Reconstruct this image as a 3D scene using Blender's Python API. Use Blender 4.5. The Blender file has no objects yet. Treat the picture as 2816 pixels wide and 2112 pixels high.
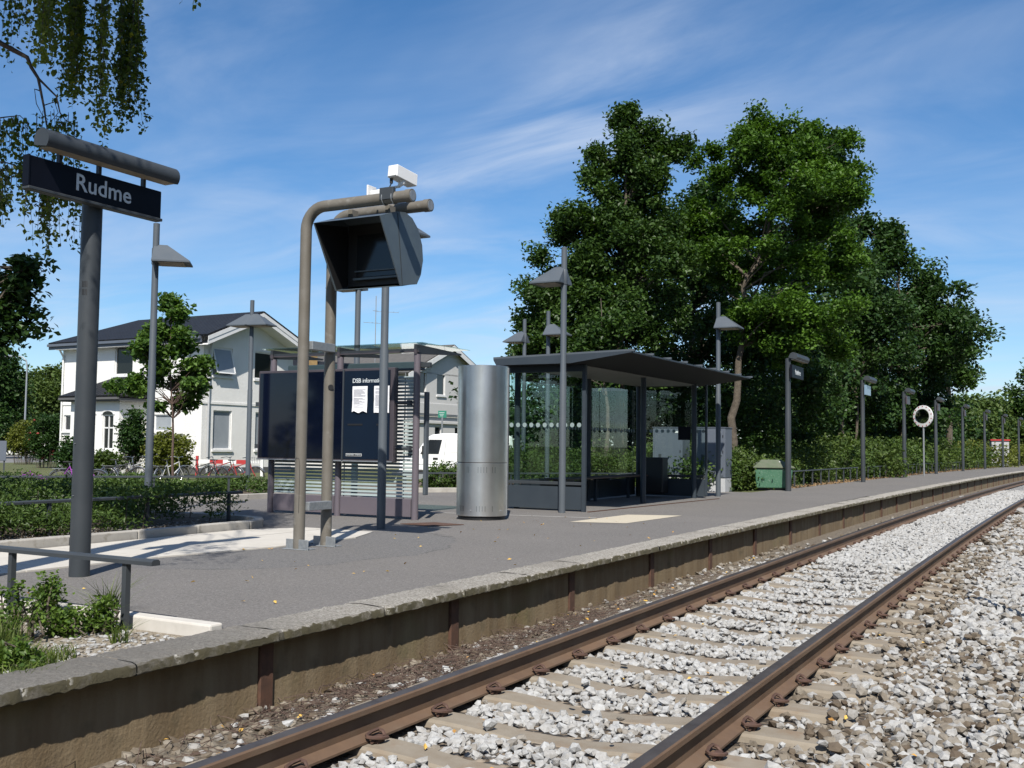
import bpy, math, random
import numpy as np
from mathutils import Matrix, Vector

random.seed(7)
RNG = np.random.default_rng(11)
C = bpy.context.scene.collection
SC = bpy.context.scene

# ------------------------------------------------------------------ camera, sky, sun
F_PX, ROLL, EYE = 2870.0, 0.012, 1.05           # focal length in photo pixels, camera roll, eye above the platform
TILT = math.atan((1224 - 1056) / F_PX)
TH = math.radians(28.5)                          # camera looks 28.5 degrees left of the track
_f = Vector((-math.sin(TH) * math.cos(TILT), math.cos(TH) * math.cos(TILT), math.sin(TILT)))
_r0 = Vector((math.cos(TH), math.sin(TH), 0)); _u0 = _r0.cross(_f)
_R = _r0 * math.cos(ROLL) + _u0 * math.sin(ROLL); _U = -_r0 * math.sin(ROLL) + _u0 * math.cos(ROLL)
cam = bpy.data.cameras.new('camera'); cam_o = bpy.data.objects.new('camera', cam); C.objects.link(cam_o)
cam.sensor_fit = 'HORIZONTAL'; cam.sensor_width = 36; cam.lens = F_PX / 2816 * 36
cam.clip_start = 0.05; cam.clip_end = 3000
cam_o.matrix_world = Matrix(((_R.x, _U.x, -_f.x, 0), (_R.y, _U.y, -_f.y, 0), (_R.z, _U.z, -_f.z, EYE), (0, 0, 0, 1)))
SC.camera = cam_o

SUN_EL = math.radians(48); SUN_AZ = math.radians(-27.5)   # shadows fall towards SUN_AZ (from +Y towards +X)
sd = Vector((math.sin(SUN_AZ) * math.cos(SUN_EL), math.cos(SUN_AZ) * math.cos(SUN_EL), -math.sin(SUN_EL)))
sun = bpy.data.lights.new('sun', 'SUN'); sun.energy = 5.0; sun.angle = math.radians(0.5); sun.color = (1, 0.95, 0.87)
sun_o = bpy.data.objects.new('sun', sun); C.objects.link(sun_o)
sun_o.rotation_euler = sd.to_track_quat('-Z', 'Y').to_euler()

world = bpy.data.worlds.new('World'); SC.world = world; world.use_nodes = True
wn = world.node_tree; wn.nodes.clear()
def wnode(t): return wn.nodes.new(t)
w_out = wnode('ShaderNodeOutputWorld'); w_bg = wnode('ShaderNodeBackground'); w_sky = wnode('ShaderNodeTexSky')
w_sky.sky_type = 'NISHITA'; w_sky.sun_disc = False; w_sky.sun_elevation = SUN_EL
w_sky.sun_rotation = math.atan2(-sd.x, -sd.y)
w_sky.air_density = 0.9; w_sky.dust_density = 0.4; w_sky.ozone_density = 4.5; w_sky.altitude = 50
w_bg.inputs[1].default_value = 0.093
w_tc = wnode('ShaderNodeTexCoord'); w_sep = wnode('ShaderNodeSeparateXYZ'); wn.links.new(w_tc.outputs['Generated'], w_sep.inputs[0])
def wmath(op, a, b=None):
    n = wnode('ShaderNodeMath'); n.operation = op
    for i, x in enumerate((a, b)):
        if x is None: continue
        if isinstance(x, (int, float)): n.inputs[i].default_value = x
        else: wn.links.new(x, n.inputs[i])
    return n.outputs[0]
# high thin cirrus: noise laid on a flat cloud layer and stretched along the wind
zz = wmath('ADD', wmath('MAXIMUM', w_sep.outputs[2], 0.0), 0.16)
cx = wmath('DIVIDE', w_sep.outputs[0], zz); cy = wmath('DIVIDE', w_sep.outputs[1], zz)
w_cmb = wnode('ShaderNodeCombineXYZ'); wn.links.new(cx, w_cmb.inputs[0]); wn.links.new(cy, w_cmb.inputs[1])
def wcloud(rot, sc, scale, detail, rough, dist, lo, hi, off=(0, 0, 0)):
    m = wnode('ShaderNodeMapping'); m.vector_type = 'TEXTURE' if False else 'POINT'
    m.inputs['Location'].default_value = off; m.inputs['Rotation'].default_value = (0, 0, rot); m.inputs['Scale'].default_value = sc
    wn.links.new(w_cmb.outputs[0], m.inputs[0])
    n = wnode('ShaderNodeTexNoise'); n.inputs['Scale'].default_value = scale; n.inputs['Detail'].default_value = detail
    n.inputs['Roughness'].default_value = rough; n.inputs['Distortion'].default_value = dist
    wn.links.new(m.outputs[0], n.inputs['Vector'])
    r = wnode('ShaderNodeMapRange'); r.interpolation_type = 'SMOOTHSTEP'
    r.inputs[1].default_value = lo; r.inputs[2].default_value = hi; wn.links.new(n.outputs[0], r.inputs[0])
    return r.outputs[0]
c_big = wcloud(0.5, (0.55, 0.8, 1), 0.62, 5, 0.55, 0.6, 0.40, 0.70, (1.9, 0.4, 0))
c_fine = wcloud(0.95, (0.75, 1.7, 1), 1.3, 8, 0.58, 0.8, 0.30, 0.85)
c_band = wcloud(0.35, (0.35, 1.5, 1), 0.8, 6, 0.55, 0.5, 0.48, 0.76, (0.7, 0, 0))
c_all = wmath('ADD', wmath('MULTIPLY', wmath('ADD', wmath('MULTIPLY', c_big, 1.35), 0.12), c_fine), wmath('MULTIPLY', c_band, 0.11))
c_all = wmath('MINIMUM', c_all, 0.75)
w_hs = wnode('ShaderNodeHueSaturation'); w_hs.inputs['Saturation'].default_value = 1.20; w_hs.inputs['Hue'].default_value = 0.499; wn.links.new(w_sky.outputs[0], w_hs.inputs['Color'])
w_mix = wnode('ShaderNodeMixRGB'); wn.links.new(c_all, w_mix.inputs[0]); wn.links.new(w_hs.outputs[0], w_mix.inputs[1])
w_mix.inputs[2].default_value = (5.0, 5.7, 6.9, 1)
wn.links.new(w_mix.outputs[0], w_bg.inputs[0]); wn.links.new(w_bg.outputs[0], w_out.inputs[0])

SC.view_settings.view_transform = 'Standard'; SC.view_settings.look = 'None'
SC.view_settings.exposure = 0.52; SC.view_settings.gamma = 1.0; SC.view_settings.use_curve_mapping = False
SC.render.engine = 'CYCLES'
SC.cycles.use_denoising = True
try: SC.cycles.denoiser = 'OPENIMAGEDENOISE'
except Exception: pass
SC.cycles.max_bounces = 8; SC.cycles.transparent_max_bounces = 24
SC.cycles.caustics_reflective = False; SC.cycles.caustics_refractive = False

# ------------------------------------------------------------------ photo pixel -> place (x across the track, y along it)
def ray(u, v):
    x = (u - 1408) / F_PX; y = -(v - 1056) / F_PX
    d = _f + _R * x + _U * y
    return np.array(d)
EYEP = np.array([0, 0, EYE])
def Pz(u, v, z=0.0):
    d = ray(u, v); return EYEP + d * ((z - EYE) / d[2])
def Ps(u, v, s):
    d = ray(u, v); return EYEP + d * (s / d[1])
def Pt(u, v, t):
    d = ray(u, v); return EYEP + d * (t / d[0])
def Pd(u, v, dist):
    d = ray(u, v); return EYEP + d * (dist / math.hypot(d[0], d[1]))
def bend(s): return 0.00055 * np.maximum(0, np.asarray(s, float) - 10) ** 2      # the track curves gently right
def V3(*a): return np.array(a, float)
def nrm(v): return v / (np.linalg.norm(v) + 1e-9)

ALB = 0.86
# ------------------------------------------------------------------ materials
def new_mat(name):
    m = bpy.data.materials.new(name); m.use_nodes = True
    nt = m.node_tree; nt.nodes.clear()
    out = nt.nodes.new('ShaderNodeOutputMaterial'); b = nt.nodes.new('ShaderNodeBsdfPrincipled')
    nt.links.new(b.outputs[0], out.inputs[0])
    return m, nt, b
def N(nt, t, **k):
    n = nt.nodes.new(t)
    for a, x in k.items(): setattr(n, a, x)
    return n
def noise(nt, vec, scale, detail=4, rough=0.6):
    n = N(nt, 'ShaderNodeTexNoise'); n.inputs['Scale'].default_value = scale; n.inputs['Detail'].default_value = detail
    n.inputs['Roughness'].default_value = rough; nt.links.new(vec, n.inputs['Vector']); return n.outputs[0]
def ramp(nt, fac, lo, hi):
    r = N(nt, 'ShaderNodeMapRange'); r.inputs[1].default_value = lo; r.inputs[2].default_value = hi
    nt.links.new(fac, r.inputs[0]); return r.outputs[0]
def mixc(nt, fac, a, b, blend='MIX'):
    n = N(nt, 'ShaderNodeMixRGB', blend_type=blend)
    for i, x in ((0, fac), (1, a), (2, b)):
        if isinstance(x, (int, float)): n.inputs[i].default_value = x
        elif isinstance(x, tuple): n.inputs[i].default_value = (*x[:3], 1)
        else: nt.links.new(x, n.inputs[i])
    return n.outputs[0]
def mathn(nt, op, a, b=None):
    n = N(nt, 'ShaderNodeMath', operation=op)
    for i, x in enumerate((a, b)):
        if x is None: continue
        if isinstance(x, (int, float)): n.inputs[i].default_value = x
        else: nt.links.new(x, n.inputs[i])
    return n.outputs[0]
def posn(nt): return N(nt, 'ShaderNodeNewGeometry').outputs['Position']
def bumpn(nt, h, strength, dist, b):
    n = N(nt, 'ShaderNodeBump'); n.inputs['Strength'].default_value = strength; n.inputs['Distance'].default_value = dist
    nt.links.new(h, n.inputs['Height']); nt.links.new(n.outputs[0], b.inputs['Normal'])
def mat(name, c1, c2=None, rough=0.6, metal=0.0, scale=6, lo=0.35, hi=0.7, bump=0.0, bscale=60, bdist=0.01, spec=0.5,
        c3=None, scale3=40, lo3=0.55, hi3=0.7, f3=1.0, rvar=0.0):
    c1, c2, c3 = (None if c is None else tuple(x * ALB for x in c) for c in (c1, c2, c3))
    m, nt, b = new_mat(name)
    p = posn(nt); col = c1
    if c2 is not None:
        col = mixc(nt, ramp(nt, noise(nt, p, scale), lo, hi), c1, c2)
    if c3 is not None:
        f = mathn(nt, 'MULTIPLY', ramp(nt, noise(nt, p, scale3), lo3, hi3), f3)
        col = mixc(nt, f, col, c3)
    if isinstance(col, tuple): b.inputs['Base Color'].default_value = (*col, 1)
    else: nt.links.new(col, b.inputs['Base Color'])
    b.inputs['Roughness'].default_value = rough; b.inputs['Metallic'].default_value = metal
    b.inputs['Specular IOR Level'].default_value = spec
    if rvar:
        r = N(nt, 'ShaderNodeMapRange'); nt.links.new(noise(nt, p, scale * 1.7), r.inputs[0])
        r.inputs[3].default_value = rough - rvar; r.inputs[4].default_value = rough + rvar
        nt.links.new(r.outputs[0], b.inputs['Roughness'])
    if bump: bumpn(nt, noise(nt, p, bscale, 6), bump, bdist, b)
    return m
def leaf_mat(name, dark, light, transl=0.28, rough=0.45, third=None):
    m, nt, b = new_mat(name)
    a = N(nt, 'ShaderNodeAttribute', attribute_name='v')
    col = mixc(nt, a.outputs['Fac'], dark, light)
    if third:
        col = mixc(nt, ramp(nt, a.outputs['Fac'], 0.93, 0.99), col, third)
    nt.links.new(col, b.inputs['Base Color']); b.inputs['Roughness'].default_value = rough
    b.inputs['Specular IOR Level'].default_value = 0.22
    t = N(nt, 'ShaderNodeBsdfTranslucent')
    nt.links.new(mixc(nt, 1.0, col, (1.5, 1.6, 0.6), 'MULTIPLY'), t.inputs[0])
    mx = N(nt, 'ShaderNodeMixShader'); mx.inputs[0].default_value = transl
    nt.links.new(b.outputs[0], mx.inputs[1]); nt.links.new(t.outputs[0], mx.inputs[2])
    nt.links.new(mx.outputs[0], [n for n in nt.nodes if n.type == 'OUTPUT_MATERIAL'][0].inputs[0])
    return m
def glass_mat(name, tint=(0.9, 0.95, 0.94), ior=1.5, rough=0.0, extra=0.0):
    m, nt, b = new_mat(name); nt.nodes.remove(b)
    tr = N(nt, 'ShaderNodeBsdfTransparent'); tr.inputs[0].default_value = (*tint, 1)
    gl = N(nt, 'ShaderNodeBsdfGlossy'); gl.inputs['Roughness'].default_value = rough
    lw = N(nt, 'ShaderNodeLayerWeight'); lw.inputs[0].default_value = 0.5
    fr = mathn(nt, 'ADD', mathn(nt, 'MULTIPLY', mathn(nt, 'POWER', lw.outputs['Facing'], 5.0), 0.95), 0.03 + extra)
    mx = N(nt, 'ShaderNodeMixShader'); nt.links.new(fr, mx.inputs[0])
    nt.links.new(tr.outputs[0], mx.inputs[1]); nt.links.new(gl.outputs[0], mx.inputs[2])
    nt.links.new(mx.outputs[0], [n for n in nt.nodes if n.type == 'OUTPUT_MATERIAL'][0].inputs[0])
    return m
def attr_mat(name, cols, rough=0.85, bump=0.4, bscale=90):
    """stones: the per-stone value v picks one of the rock colours"""
    m, nt, b = new_mat(name)
    a = N(nt, 'ShaderNodeAttribute', attribute_name='v')
    cr = N(nt, 'ShaderNodeValToRGB'); el = cr.color_ramp.elements
    while len(el) < len(cols): el.new(0.5)
    for i, (pos, c) in enumerate(cols): el[i].position = pos; el[i].color = (*c, 1)
    nt.links.new(a.outputs['Fac'], cr.inputs[0])
    p = posn(nt)
    col = mixc(nt, ramp(nt, noise(nt, p, 45), 0.35, 0.75), cr.outputs[0], mixc(nt, 1.0, cr.outputs[0], (0.72, 0.70, 0.67), 'MULTIPLY'))
    nt.links.new(col, b.inputs['Base Color']); b.inputs['Roughness'].default_value = rough; b.inputs['Specular IOR Level'].default_value = 0.25
    bumpn(nt, noise(nt, p, bscale, 5), bump, 0.006, b)
    return m

MT = {}
MT['dark_metal'] = mat('grey_green_paint', (0.042, 0.049, 0.056), (0.052, 0.059, 0.066), rough=0.45, scale=3, bump=0.08, bscale=300, bdist=0.002, rvar=0.08, spec=0.3)
MT['mid_metal'] = mat('grey_paint', (0.082, 0.098, 0.116), (0.096, 0.110, 0.126), rough=0.48, scale=3, bump=0.05, bscale=300, bdist=0.002, rvar=0.08, spec=0.3)
MT['lamp_under'] = mat('dirty_diffuser', (0.42, 0.36, 0.28), (0.30, 0.25, 0.19), rough=0.6, scale=14)
MT['pipe'] = mat('taupe_paint', (0.138, 0.124, 0.102), (0.170, 0.157, 0.135), rough=0.5, scale=5, bump=0.05, bscale=200, c3=(0.30, 0.29, 0.27), scale3=7, lo3=0.60, hi3=0.75, f3=0.5, rvar=0.1)
MT['galv'] = mat('galvanised_steel', (0.36, 0.38, 0.39), (0.26, 0.28, 0.30), rough=0.5, metal=0.5, scale=30)
MT['monitor'] = mat('slate_paint', (0.075, 0.098, 0.118), (0.090, 0.115, 0.130), rough=0.38, scale=8, bump=0.04, bscale=300, rvar=0.08)
MT['black'] = mat('matt_black', (0.010, 0.010, 0.011), rough=0.55)
MT['screen'] = mat('dark_screen', (0.012, 0.014, 0.016), rough=0.12)
MT['white'] = mat('white_paint', (0.78, 0.78, 0.77), (0.70, 0.70, 0.69), rough=0.45, scale=4)
MT['white_plastic'] = mat('white_plastic', (0.80, 0.80, 0.79), rough=0.35)
MT['navy'] = mat('navy_enamel', (0.0025, 0.0032, 0.007), (0.0035, 0.0045, 0.010), rough=0.5, scale=3, spec=0.18)
MT['letter'] = mat('pale_lettering', (0.62, 0.66, 0.68), rough=0.5)
MT['plum'] = mat('plum_grey_paint', (0.125, 0.108, 0.126), (0.142, 0.122, 0.138), rough=0.42, scale=4, rvar=0.08)
MT['plum_dark'] = mat('dark_plum_paint', (0.055, 0.047, 0.055), (0.070, 0.058, 0.066), rough=0.45, scale=4)
MT['navy_panel'] = mat('navy_poster', (0.0025, 0.0045, 0.013), (0.0035, 0.006, 0.017), rough=0.05, scale=2, spec=0.45)
MT['slate_panel'] = mat('slate_poster', (0.009, 0.016, 0.030), (0.010, 0.018, 0.034), rough=0.07, scale=2, spec=0.45)
MT['paper'] = mat('paper', (0.84, 0.84, 0.86), (0.78, 0.78, 0.81), rough=0.8, scale=12, bump=0.3, bscale=14, bdist=0.02)
MT['ink'] = mat('printed_ink', (0.28, 0.28, 0.33), rough=0.8)
MT['slat_glass'] = mat('frosted_glass_slat', (0.30, 0.355, 0.355), (0.25, 0.305, 0.305), rough=0.18, scale=4)
MT['glass'] = glass_mat('clear_glass', (0.86, 0.92, 0.90), extra=0.008)
MT['canopy_glass'] = glass_mat('canopy_glass', (0.72, 0.84, 0.82), extra=0.05)
MT['dot'] = mat('frosted_dot', (0.26, 0.33, 0.33), rough=0.5)
MT['shelter'] = mat('anthracite_paint', (0.036, 0.047, 0.060), (0.042, 0.054, 0.067), rough=0.5, scale=3, rvar=0.08, spec=0.3)
MT['soffit'] = mat('soffit_shade_tone', (0.012, 0.013, 0.014), rough=0.7, spec=0.2)  # shade under the shelter roof is put into this near-black colour
MT['ceiling'] = mat('pale_ceiling_board', (0.20, 0.20, 0.19), (0.17, 0.17, 0.16), rough=0.6, scale=5)
MT['bench'] = mat('red_brown_timber', (0.085, 0.035, 0.022), (0.055, 0.026, 0.018), rough=0.5, scale=20)
MT['rust'] = mat('rusty_steel', (0.105, 0.050, 0.030), (0.065, 0.034, 0.022), rough=0.85, scale=18, bump=0.3, bscale=120, bdist=0.004)
MT['cabinet'] = mat('cabinet_grey', (0.110, 0.128, 0.158), (0.100, 0.117, 0.146), rough=0.5, scale=2)
MT['plinth'] = mat('pale_plinth', (0.46, 0.47, 0.48), (0.40, 0.41, 0.42), rough=0.8, scale=6)
MT['bin_green'] = mat('faded_green_plastic', (0.050, 0.150, 0.088), (0.078, 0.190, 0.120), rough=0.65, scale=5, c3=(0.42, 0.47, 0.42), scale3=38, lo3=0.60, hi3=0.68, f3=0.55)
MT['bin_lid'] = mat('weathered_green_lid', (0.095, 0.125, 0.075), (0.130, 0.140, 0.100), rough=0.8, scale=7)
MT['bin_worn'] = mat('worn_green_plastic', (0.30, 0.38, 0.31), (0.08, 0.22, 0.13), rough=0.75, scale=24, lo=0.42, hi=0.58)
MT['mirror'] = mat('mirror_glass', (0.62, 0.64, 0.66), rough=0.03, metal=1.0)
MT['red'] = mat('red_plastic', (0.42, 0.035, 0.035), rough=0.45)
MT['steel'] = None
MT['asphalt_road'] = mat('road_asphalt', (0.17, 0.165, 0.16), (0.205, 0.20, 0.19), rough=0.9, scale=1.2, c3=(0.10, 0.10, 0.10), scale3=90, lo3=0.5, hi3=0.75, bump=0.4, bscale=160)
MT['wallwhite'] = mat('painted_brick', (0.82, 0.81, 0.78), (0.76, 0.75, 0.72), rough=0.8, scale=1.3, bump=0.25, bscale=9, bdist=0.03)
MT['wallgrey'] = mat('grey_render', (0.60, 0.595, 0.58), (0.56, 0.555, 0.54), rough=0.85, scale=1.0, bump=0.1, bscale=20, bdist=0.02)
MT['plinth_dark'] = mat('house_plinth', (0.10, 0.10, 0.10), rough=0.8)
MT['winglass'] = mat('window_glass', (0.020, 0.024, 0.030), rough=0.04, spec=0.8)
MT['blind'] = mat('grey_blind', (0.30, 0.33, 0.36), (0.27, 0.30, 0.33), rough=0.35, scale=3)
MT['darkpane'] = mat('dark_pane', (0.012, 0.014, 0.012), rough=0.2)
MT['brick'] = mat('yellow_brick', (0.36, 0.24, 0.10), (0.26, 0.16, 0.07), rough=0.9, scale=5)
MT['door'] = mat('brown_door', (0.10, 0.045, 0.030), rough=0.5)
MT['tyre'] = mat('tyre_rubber', (0.022, 0.022, 0.022), rough=0.8)
MT['chrome'] = mat('bike_chrome', (0.55, 0.55, 0.56), rough=0.25, metal=0.9)
MT['van'] = mat('van_white', (0.86, 0.86, 0.86), rough=0.22, spec=0.5)
MT['green_sign'] = mat('green_sign', (0.02, 0.20, 0.13), rough=0.5)
MT['soil'] = mat('bed_soil', (0.090, 0.066, 0.044), (0.14, 0.11, 0.08), rough=0.95, scale=14, c3=(0.30, 0.24, 0.17), scale3=55, lo3=0.56, hi3=0.64, bump=0.8, bscale=50, bdist=0.03)
MT['gravelbed'] = mat('pale_bed_gravel', (0.30, 0.255, 0.19), (0.20, 0.165, 0.12), rough=0.95, scale=10, c3=(0.52, 0.47, 0.38), scale3=70, lo3=0.52, hi3=0.62, bump=0.9, bscale=70, bdist=0.02)
MT['grass_ground'] = mat('rough_grass', (0.085, 0.105, 0.030), (0.12, 0.12, 0.045), rough=0.95, scale=2, c3=(0.05, 0.07, 0.02), scale3=25, bump=0.8, bscale=40, bdist=0.05)
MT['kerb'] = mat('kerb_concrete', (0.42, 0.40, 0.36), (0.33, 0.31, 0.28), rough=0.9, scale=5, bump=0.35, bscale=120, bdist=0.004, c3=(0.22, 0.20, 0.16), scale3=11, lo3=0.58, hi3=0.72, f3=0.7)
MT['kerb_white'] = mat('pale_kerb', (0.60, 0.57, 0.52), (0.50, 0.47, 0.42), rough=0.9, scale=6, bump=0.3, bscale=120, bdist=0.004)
MT['paving'] = mat('pale_concrete_slab', (0.56, 0.53, 0.475), (0.49, 0.46, 0.41), rough=0.9, scale=3, bump=0.2, bscale=150, bdist=0.003, c3=(0.40, 0.37, 0.32), scale3=9, lo3=0.6, hi3=0.75, f3=0.7)
MT['patch'] = mat('pale_gravel_patch', (0.56, 0.50, 0.39), (0.46, 0.41, 0.32), rough=0.95, scale=30, bump=0.5, bscale=120, bdist=0.01)
MT['line'] = mat('worn_white_line', (0.52, 0.51, 0.48), (0.33, 0.32, 0.31), rough=0.9, scale=12)
MT['bark'] = mat('grey_bark', (0.135, 0.112, 0.085), (0.070, 0.056, 0.042), rough=0.95, scale=9, bump=0.8, bscale=35, bdist=0.03)
MT['bark_birch'] = mat('birch_twig', (0.10, 0.075, 0.060), (0.06, 0.045, 0.04), rough=0.9, scale=9)
MT['leaf_oak'] = leaf_mat('oak_leaf', (0.018, 0.042, 0.010), (0.060, 0.110, 0.022), 0.26)
MT['leaf_dark'] = leaf_mat('dark_leaf', (0.014, 0.036, 0.011), (0.046, 0.092, 0.020), 0.24)
MT['leaf_bright'] = leaf_mat('bright_leaf', (0.026, 0.062, 0.010), (0.085, 0.165, 0.018), 0.30)
MT['leaf_young'] = leaf_mat('young_oak_leaf', (0.030, 0.070, 0.014), (0.105, 0.180, 0.034), 0.30)
MT['leaf_birch'] = leaf_mat('birch_leaf', (0.032, 0.054, 0.012), (0.150, 0.180, 0.032), 0.48, third=(0.26, 0.22, 0.03))
MT['leaf_hedge'] = leaf_mat('hedge_leaf', (0.026, 0.052, 0.012), (0.085, 0.135, 0.028), 0.22)
MT['leaf_near'] = leaf_mat('near_shrub_leaf', (0.035, 0.075, 0.014), (0.12, 0.185, 0.030), 0.3)
MT['leaf_bush'] = leaf_mat('bush_leaf', (0.034, 0.060, 0.014), (0.085, 0.125, 0.026), 0.25)
MT['leaf_far'] = leaf_mat('far_leaf', (0.045, 0.075, 0.020), (0.10, 0.145, 0.035), 0.25)
MT['leaf_yellow'] = leaf_mat('yellow_green_leaf', (0.070, 0.090, 0.016), (0.15, 0.165, 0.030), 0.3)
MT['grass'] = leaf_mat('grass_blade', (0.045, 0.075, 0.016), (0.13, 0.165, 0.040), 0.3)
MT['rose'] = mat('red_rose', (0.26, 0.03, 0.025), rough=0.6)
MT['litter'] = attr_mat('fallen_leaf', [(0.0, (0.38, 0.20, 0.06)), (0.5, (0.52, 0.33, 0.08)), (1.0, (0.62, 0.42, 0.10))], 0.8, 0.0)
MT['litter_dull'] = attr_mat('dull_fallen_leaf', [(0.0, (0.20, 0.13, 0.07)), (1.0, (0.36, 0.25, 0.14))], 0.8, 0.0)
MT['twig'] = mat('dead_twig', (0.085, 0.055, 0.045), (0.13, 0.09, 0.07), rough=0.95, scale=30)
MT['concrete_sleeper'] = mat('sleeper_concrete', (0.265, 0.230, 0.182), (0.220, 0.184, 0.138), rough=0.9, scale=7, bump=0.4, bscale=110, bdist=0.004, c3=(0.20, 0.13, 0.075), scale3=5, lo3=0.52, hi3=0.75, f3=0.7)
MT['stone'] = attr_mat('ballast_stone', [(0.0, (0.085, 0.063, 0.045)), (0.22, (0.13, 0.105, 0.078)), (0.40, (0.215, 0.19, 0.155)), (0.62, (0.31, 0.305, 0.295)), (1.0, (0.39, 0.395, 0.395))])
MT['clip'] = mat('rusty_clip', (0.105, 0.055, 0.038), (0.070, 0.040, 0.030), rough=0.75, scale=40)

def rail_mats():
    m = mat('rusty_rail', (0.150, 0.094, 0.058), (0.110, 0.068, 0.044), rough=0.7, scale=6, bump=0.15, bscale=90, bdist=0.003, c3=(0.19, 0.135, 0.09), scale3=3, lo3=0.5, hi3=0.7, f3=0.6)
    t = mat('polished_rail_head', (0.12, 0.105, 0.095), (0.075, 0.062, 0.054), rough=0.45, metal=0.45, scale=5)
    return m, t
MT['rail'], MT['railtop'] = rail_mats()

def steel_mat():
    m, nt, b = new_mat('brushed_stainless')
    p = posn(nt); mp = N(nt, 'ShaderNodeMapping'); mp.inputs['Scale'].default_value = (14, 14, 260); nt.links.new(p, mp.inputs[0])
    n = noise(nt, mp.outputs[0], 1.0, 3)
    nt.links.new(mixc(nt, ramp(nt, noise(nt, p, 3), 0.4, 0.7), (0.74, 0.725, 0.70), (0.64, 0.625, 0.60)), b.inputs['Base Color'])
    b.inputs['Metallic'].default_value = 1.0; b.inputs['Roughness'].default_value = 0.33
    bumpn(nt, n, 0.22, 0.002, b)
    return m
MT['steel'] = steel_mat()

def asphalt_mat():
    m, nt, b = new_mat('platform_asphalt'); p = posn(nt)
    big = ramp(nt, noise(nt, p, 0.55, 5), 0.3, 0.75)
    col = mixc(nt, big, (0.142, 0.132, 0.123), (0.106, 0.100, 0.095))
    # darker round repair patch at the foot of the twin pipes, with a crack along its rim
    def dist(c):
        v = N(nt, 'ShaderNodeVectorMath', operation='SUBTRACT'); nt.links.new(p, v.inputs[0]); v.inputs[1].default_value = c
        s = N(nt, 'ShaderNodeVectorMath', operation='MULTIPLY'); nt.links.new(v.outputs[0], s.inputs[0]); s.inputs[1].default_value = (1.0, 0.62, 0)
        l = N(nt, 'ShaderNodeVectorMath', operation='LENGTH'); nt.links.new(s.outputs[0], l.inputs[0])
        return mathn(nt, 'ADD', l.outputs['Value'], mathn(nt, 'MULTIPLY', mathn(nt, 'SUBTRACT', noise(nt, p, 1.3), 0.5), 0.5))
    dd = dist((-6.9, 8.3, 0))
    inside = ramp(nt, dd, 1.32, 1.28)
    col = mixc(nt, mathn(nt, 'MULTIPLY', inside, 0.7), col, (0.098, 0.098, 0.099))
    crack = mathn(nt, 'MULTIPLY', ramp(nt, mathn(nt, 'ABSOLUTE', mathn(nt, 'SUBTRACT', dd, 1.30)), 0.022, 0.006), ramp(nt, noise(nt, p, 3.0), 0.42, 0.5))
    col = mixc(nt, mathn(nt, 'MULTIPLY', crack, 0.8), col, (0.04, 0.04, 0.04))
    col = mixc(nt, mathn(nt, 'MULTIPLY', ramp(nt, noise(nt, p, 34, 5, 0.75), 0.42, 0.60), 0.45), col, (0.20, 0.19, 0.18))
    col = mixc(nt, mathn(nt, 'MULTIPLY', ramp(nt, noise(nt, p, 14, 6, 0.7), 0.54, 0.68), 0.35), col, (0.085, 0.08, 0.077))
    # aggregate: pale and dark grains
    vo = N(nt, 'ShaderNodeTexVoronoi'); vo.inputs['Scale'].default_value = 120; nt.links.new(p, vo.inputs['Vector'])
    hs = N(nt, 'ShaderNodeSeparateColor'); nt.links.new(vo.outputs['Color'], hs.inputs[0])
    col = mixc(nt, mathn(nt, 'MULTIPLY', ramp(nt, hs.outputs[0], 0.80, 1.0), 0.55), col, (0.31, 0.295, 0.28))
    col = mixc(nt, mathn(nt, 'MULTIPLY', ramp(nt, hs.outputs[1], 0.72, 1.0), 0.5), col, (0.070, 0.068, 0.066))
    # sparse black oil / gum stains
    st = ramp(nt, noise(nt, p, 3.1, 6, 0.75), 0.675, 0.70)
    col = mixc(nt, mathn(nt, 'MULTIPLY', st, 0.75), col, (0.035, 0.033, 0.033))
    nt.links.new(col, b.inputs['Base Color']); b.inputs['Roughness'].default_value = 0.88; b.inputs['Specular IOR Level'].default_value = 0.3
    bumpn(nt, noise(nt, p, 170, 3), 0.45, 0.006, b)
    return m
MT['asphalt'] = asphalt_mat()

def wall_mat():
    m, nt, b = new_mat('stained_concrete'); p = posn(nt)
    mp = N(nt, 'ShaderNodeMapping'); mp.inputs['Scale'].default_value = (3, 3, 0.5); nt.links.new(p, mp.inputs[0])
    streak = ramp(nt, noise(nt, mp.outputs[0], 2.2, 6), 0.38, 0.72)
    col = mixc(nt, streak, (0.140, 0.098, 0.052), (0.205, 0.158, 0.096))
    col = mixc(nt, mathn(nt, 'MULTIPLY', ramp(nt, noise(nt, p, 5), 0.55, 0.72), 0.6), col, (0.075, 0.062, 0.035))
    col = mixc(nt, mathn(nt, 'MULTIPLY', ramp(nt, noise(nt, p, 1.1), 0.56, 0.72), 0.5), col, (0.13, 0.125, 0.045))
    nt.links.new(col, b.inputs['Base Color']); b.inputs['Roughness'].default_value = 0.9
    bumpn(nt, noise(nt, p, 45, 7), 0.5, 0.01, b); return m
MT['wall'] = wall_mat()
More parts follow.
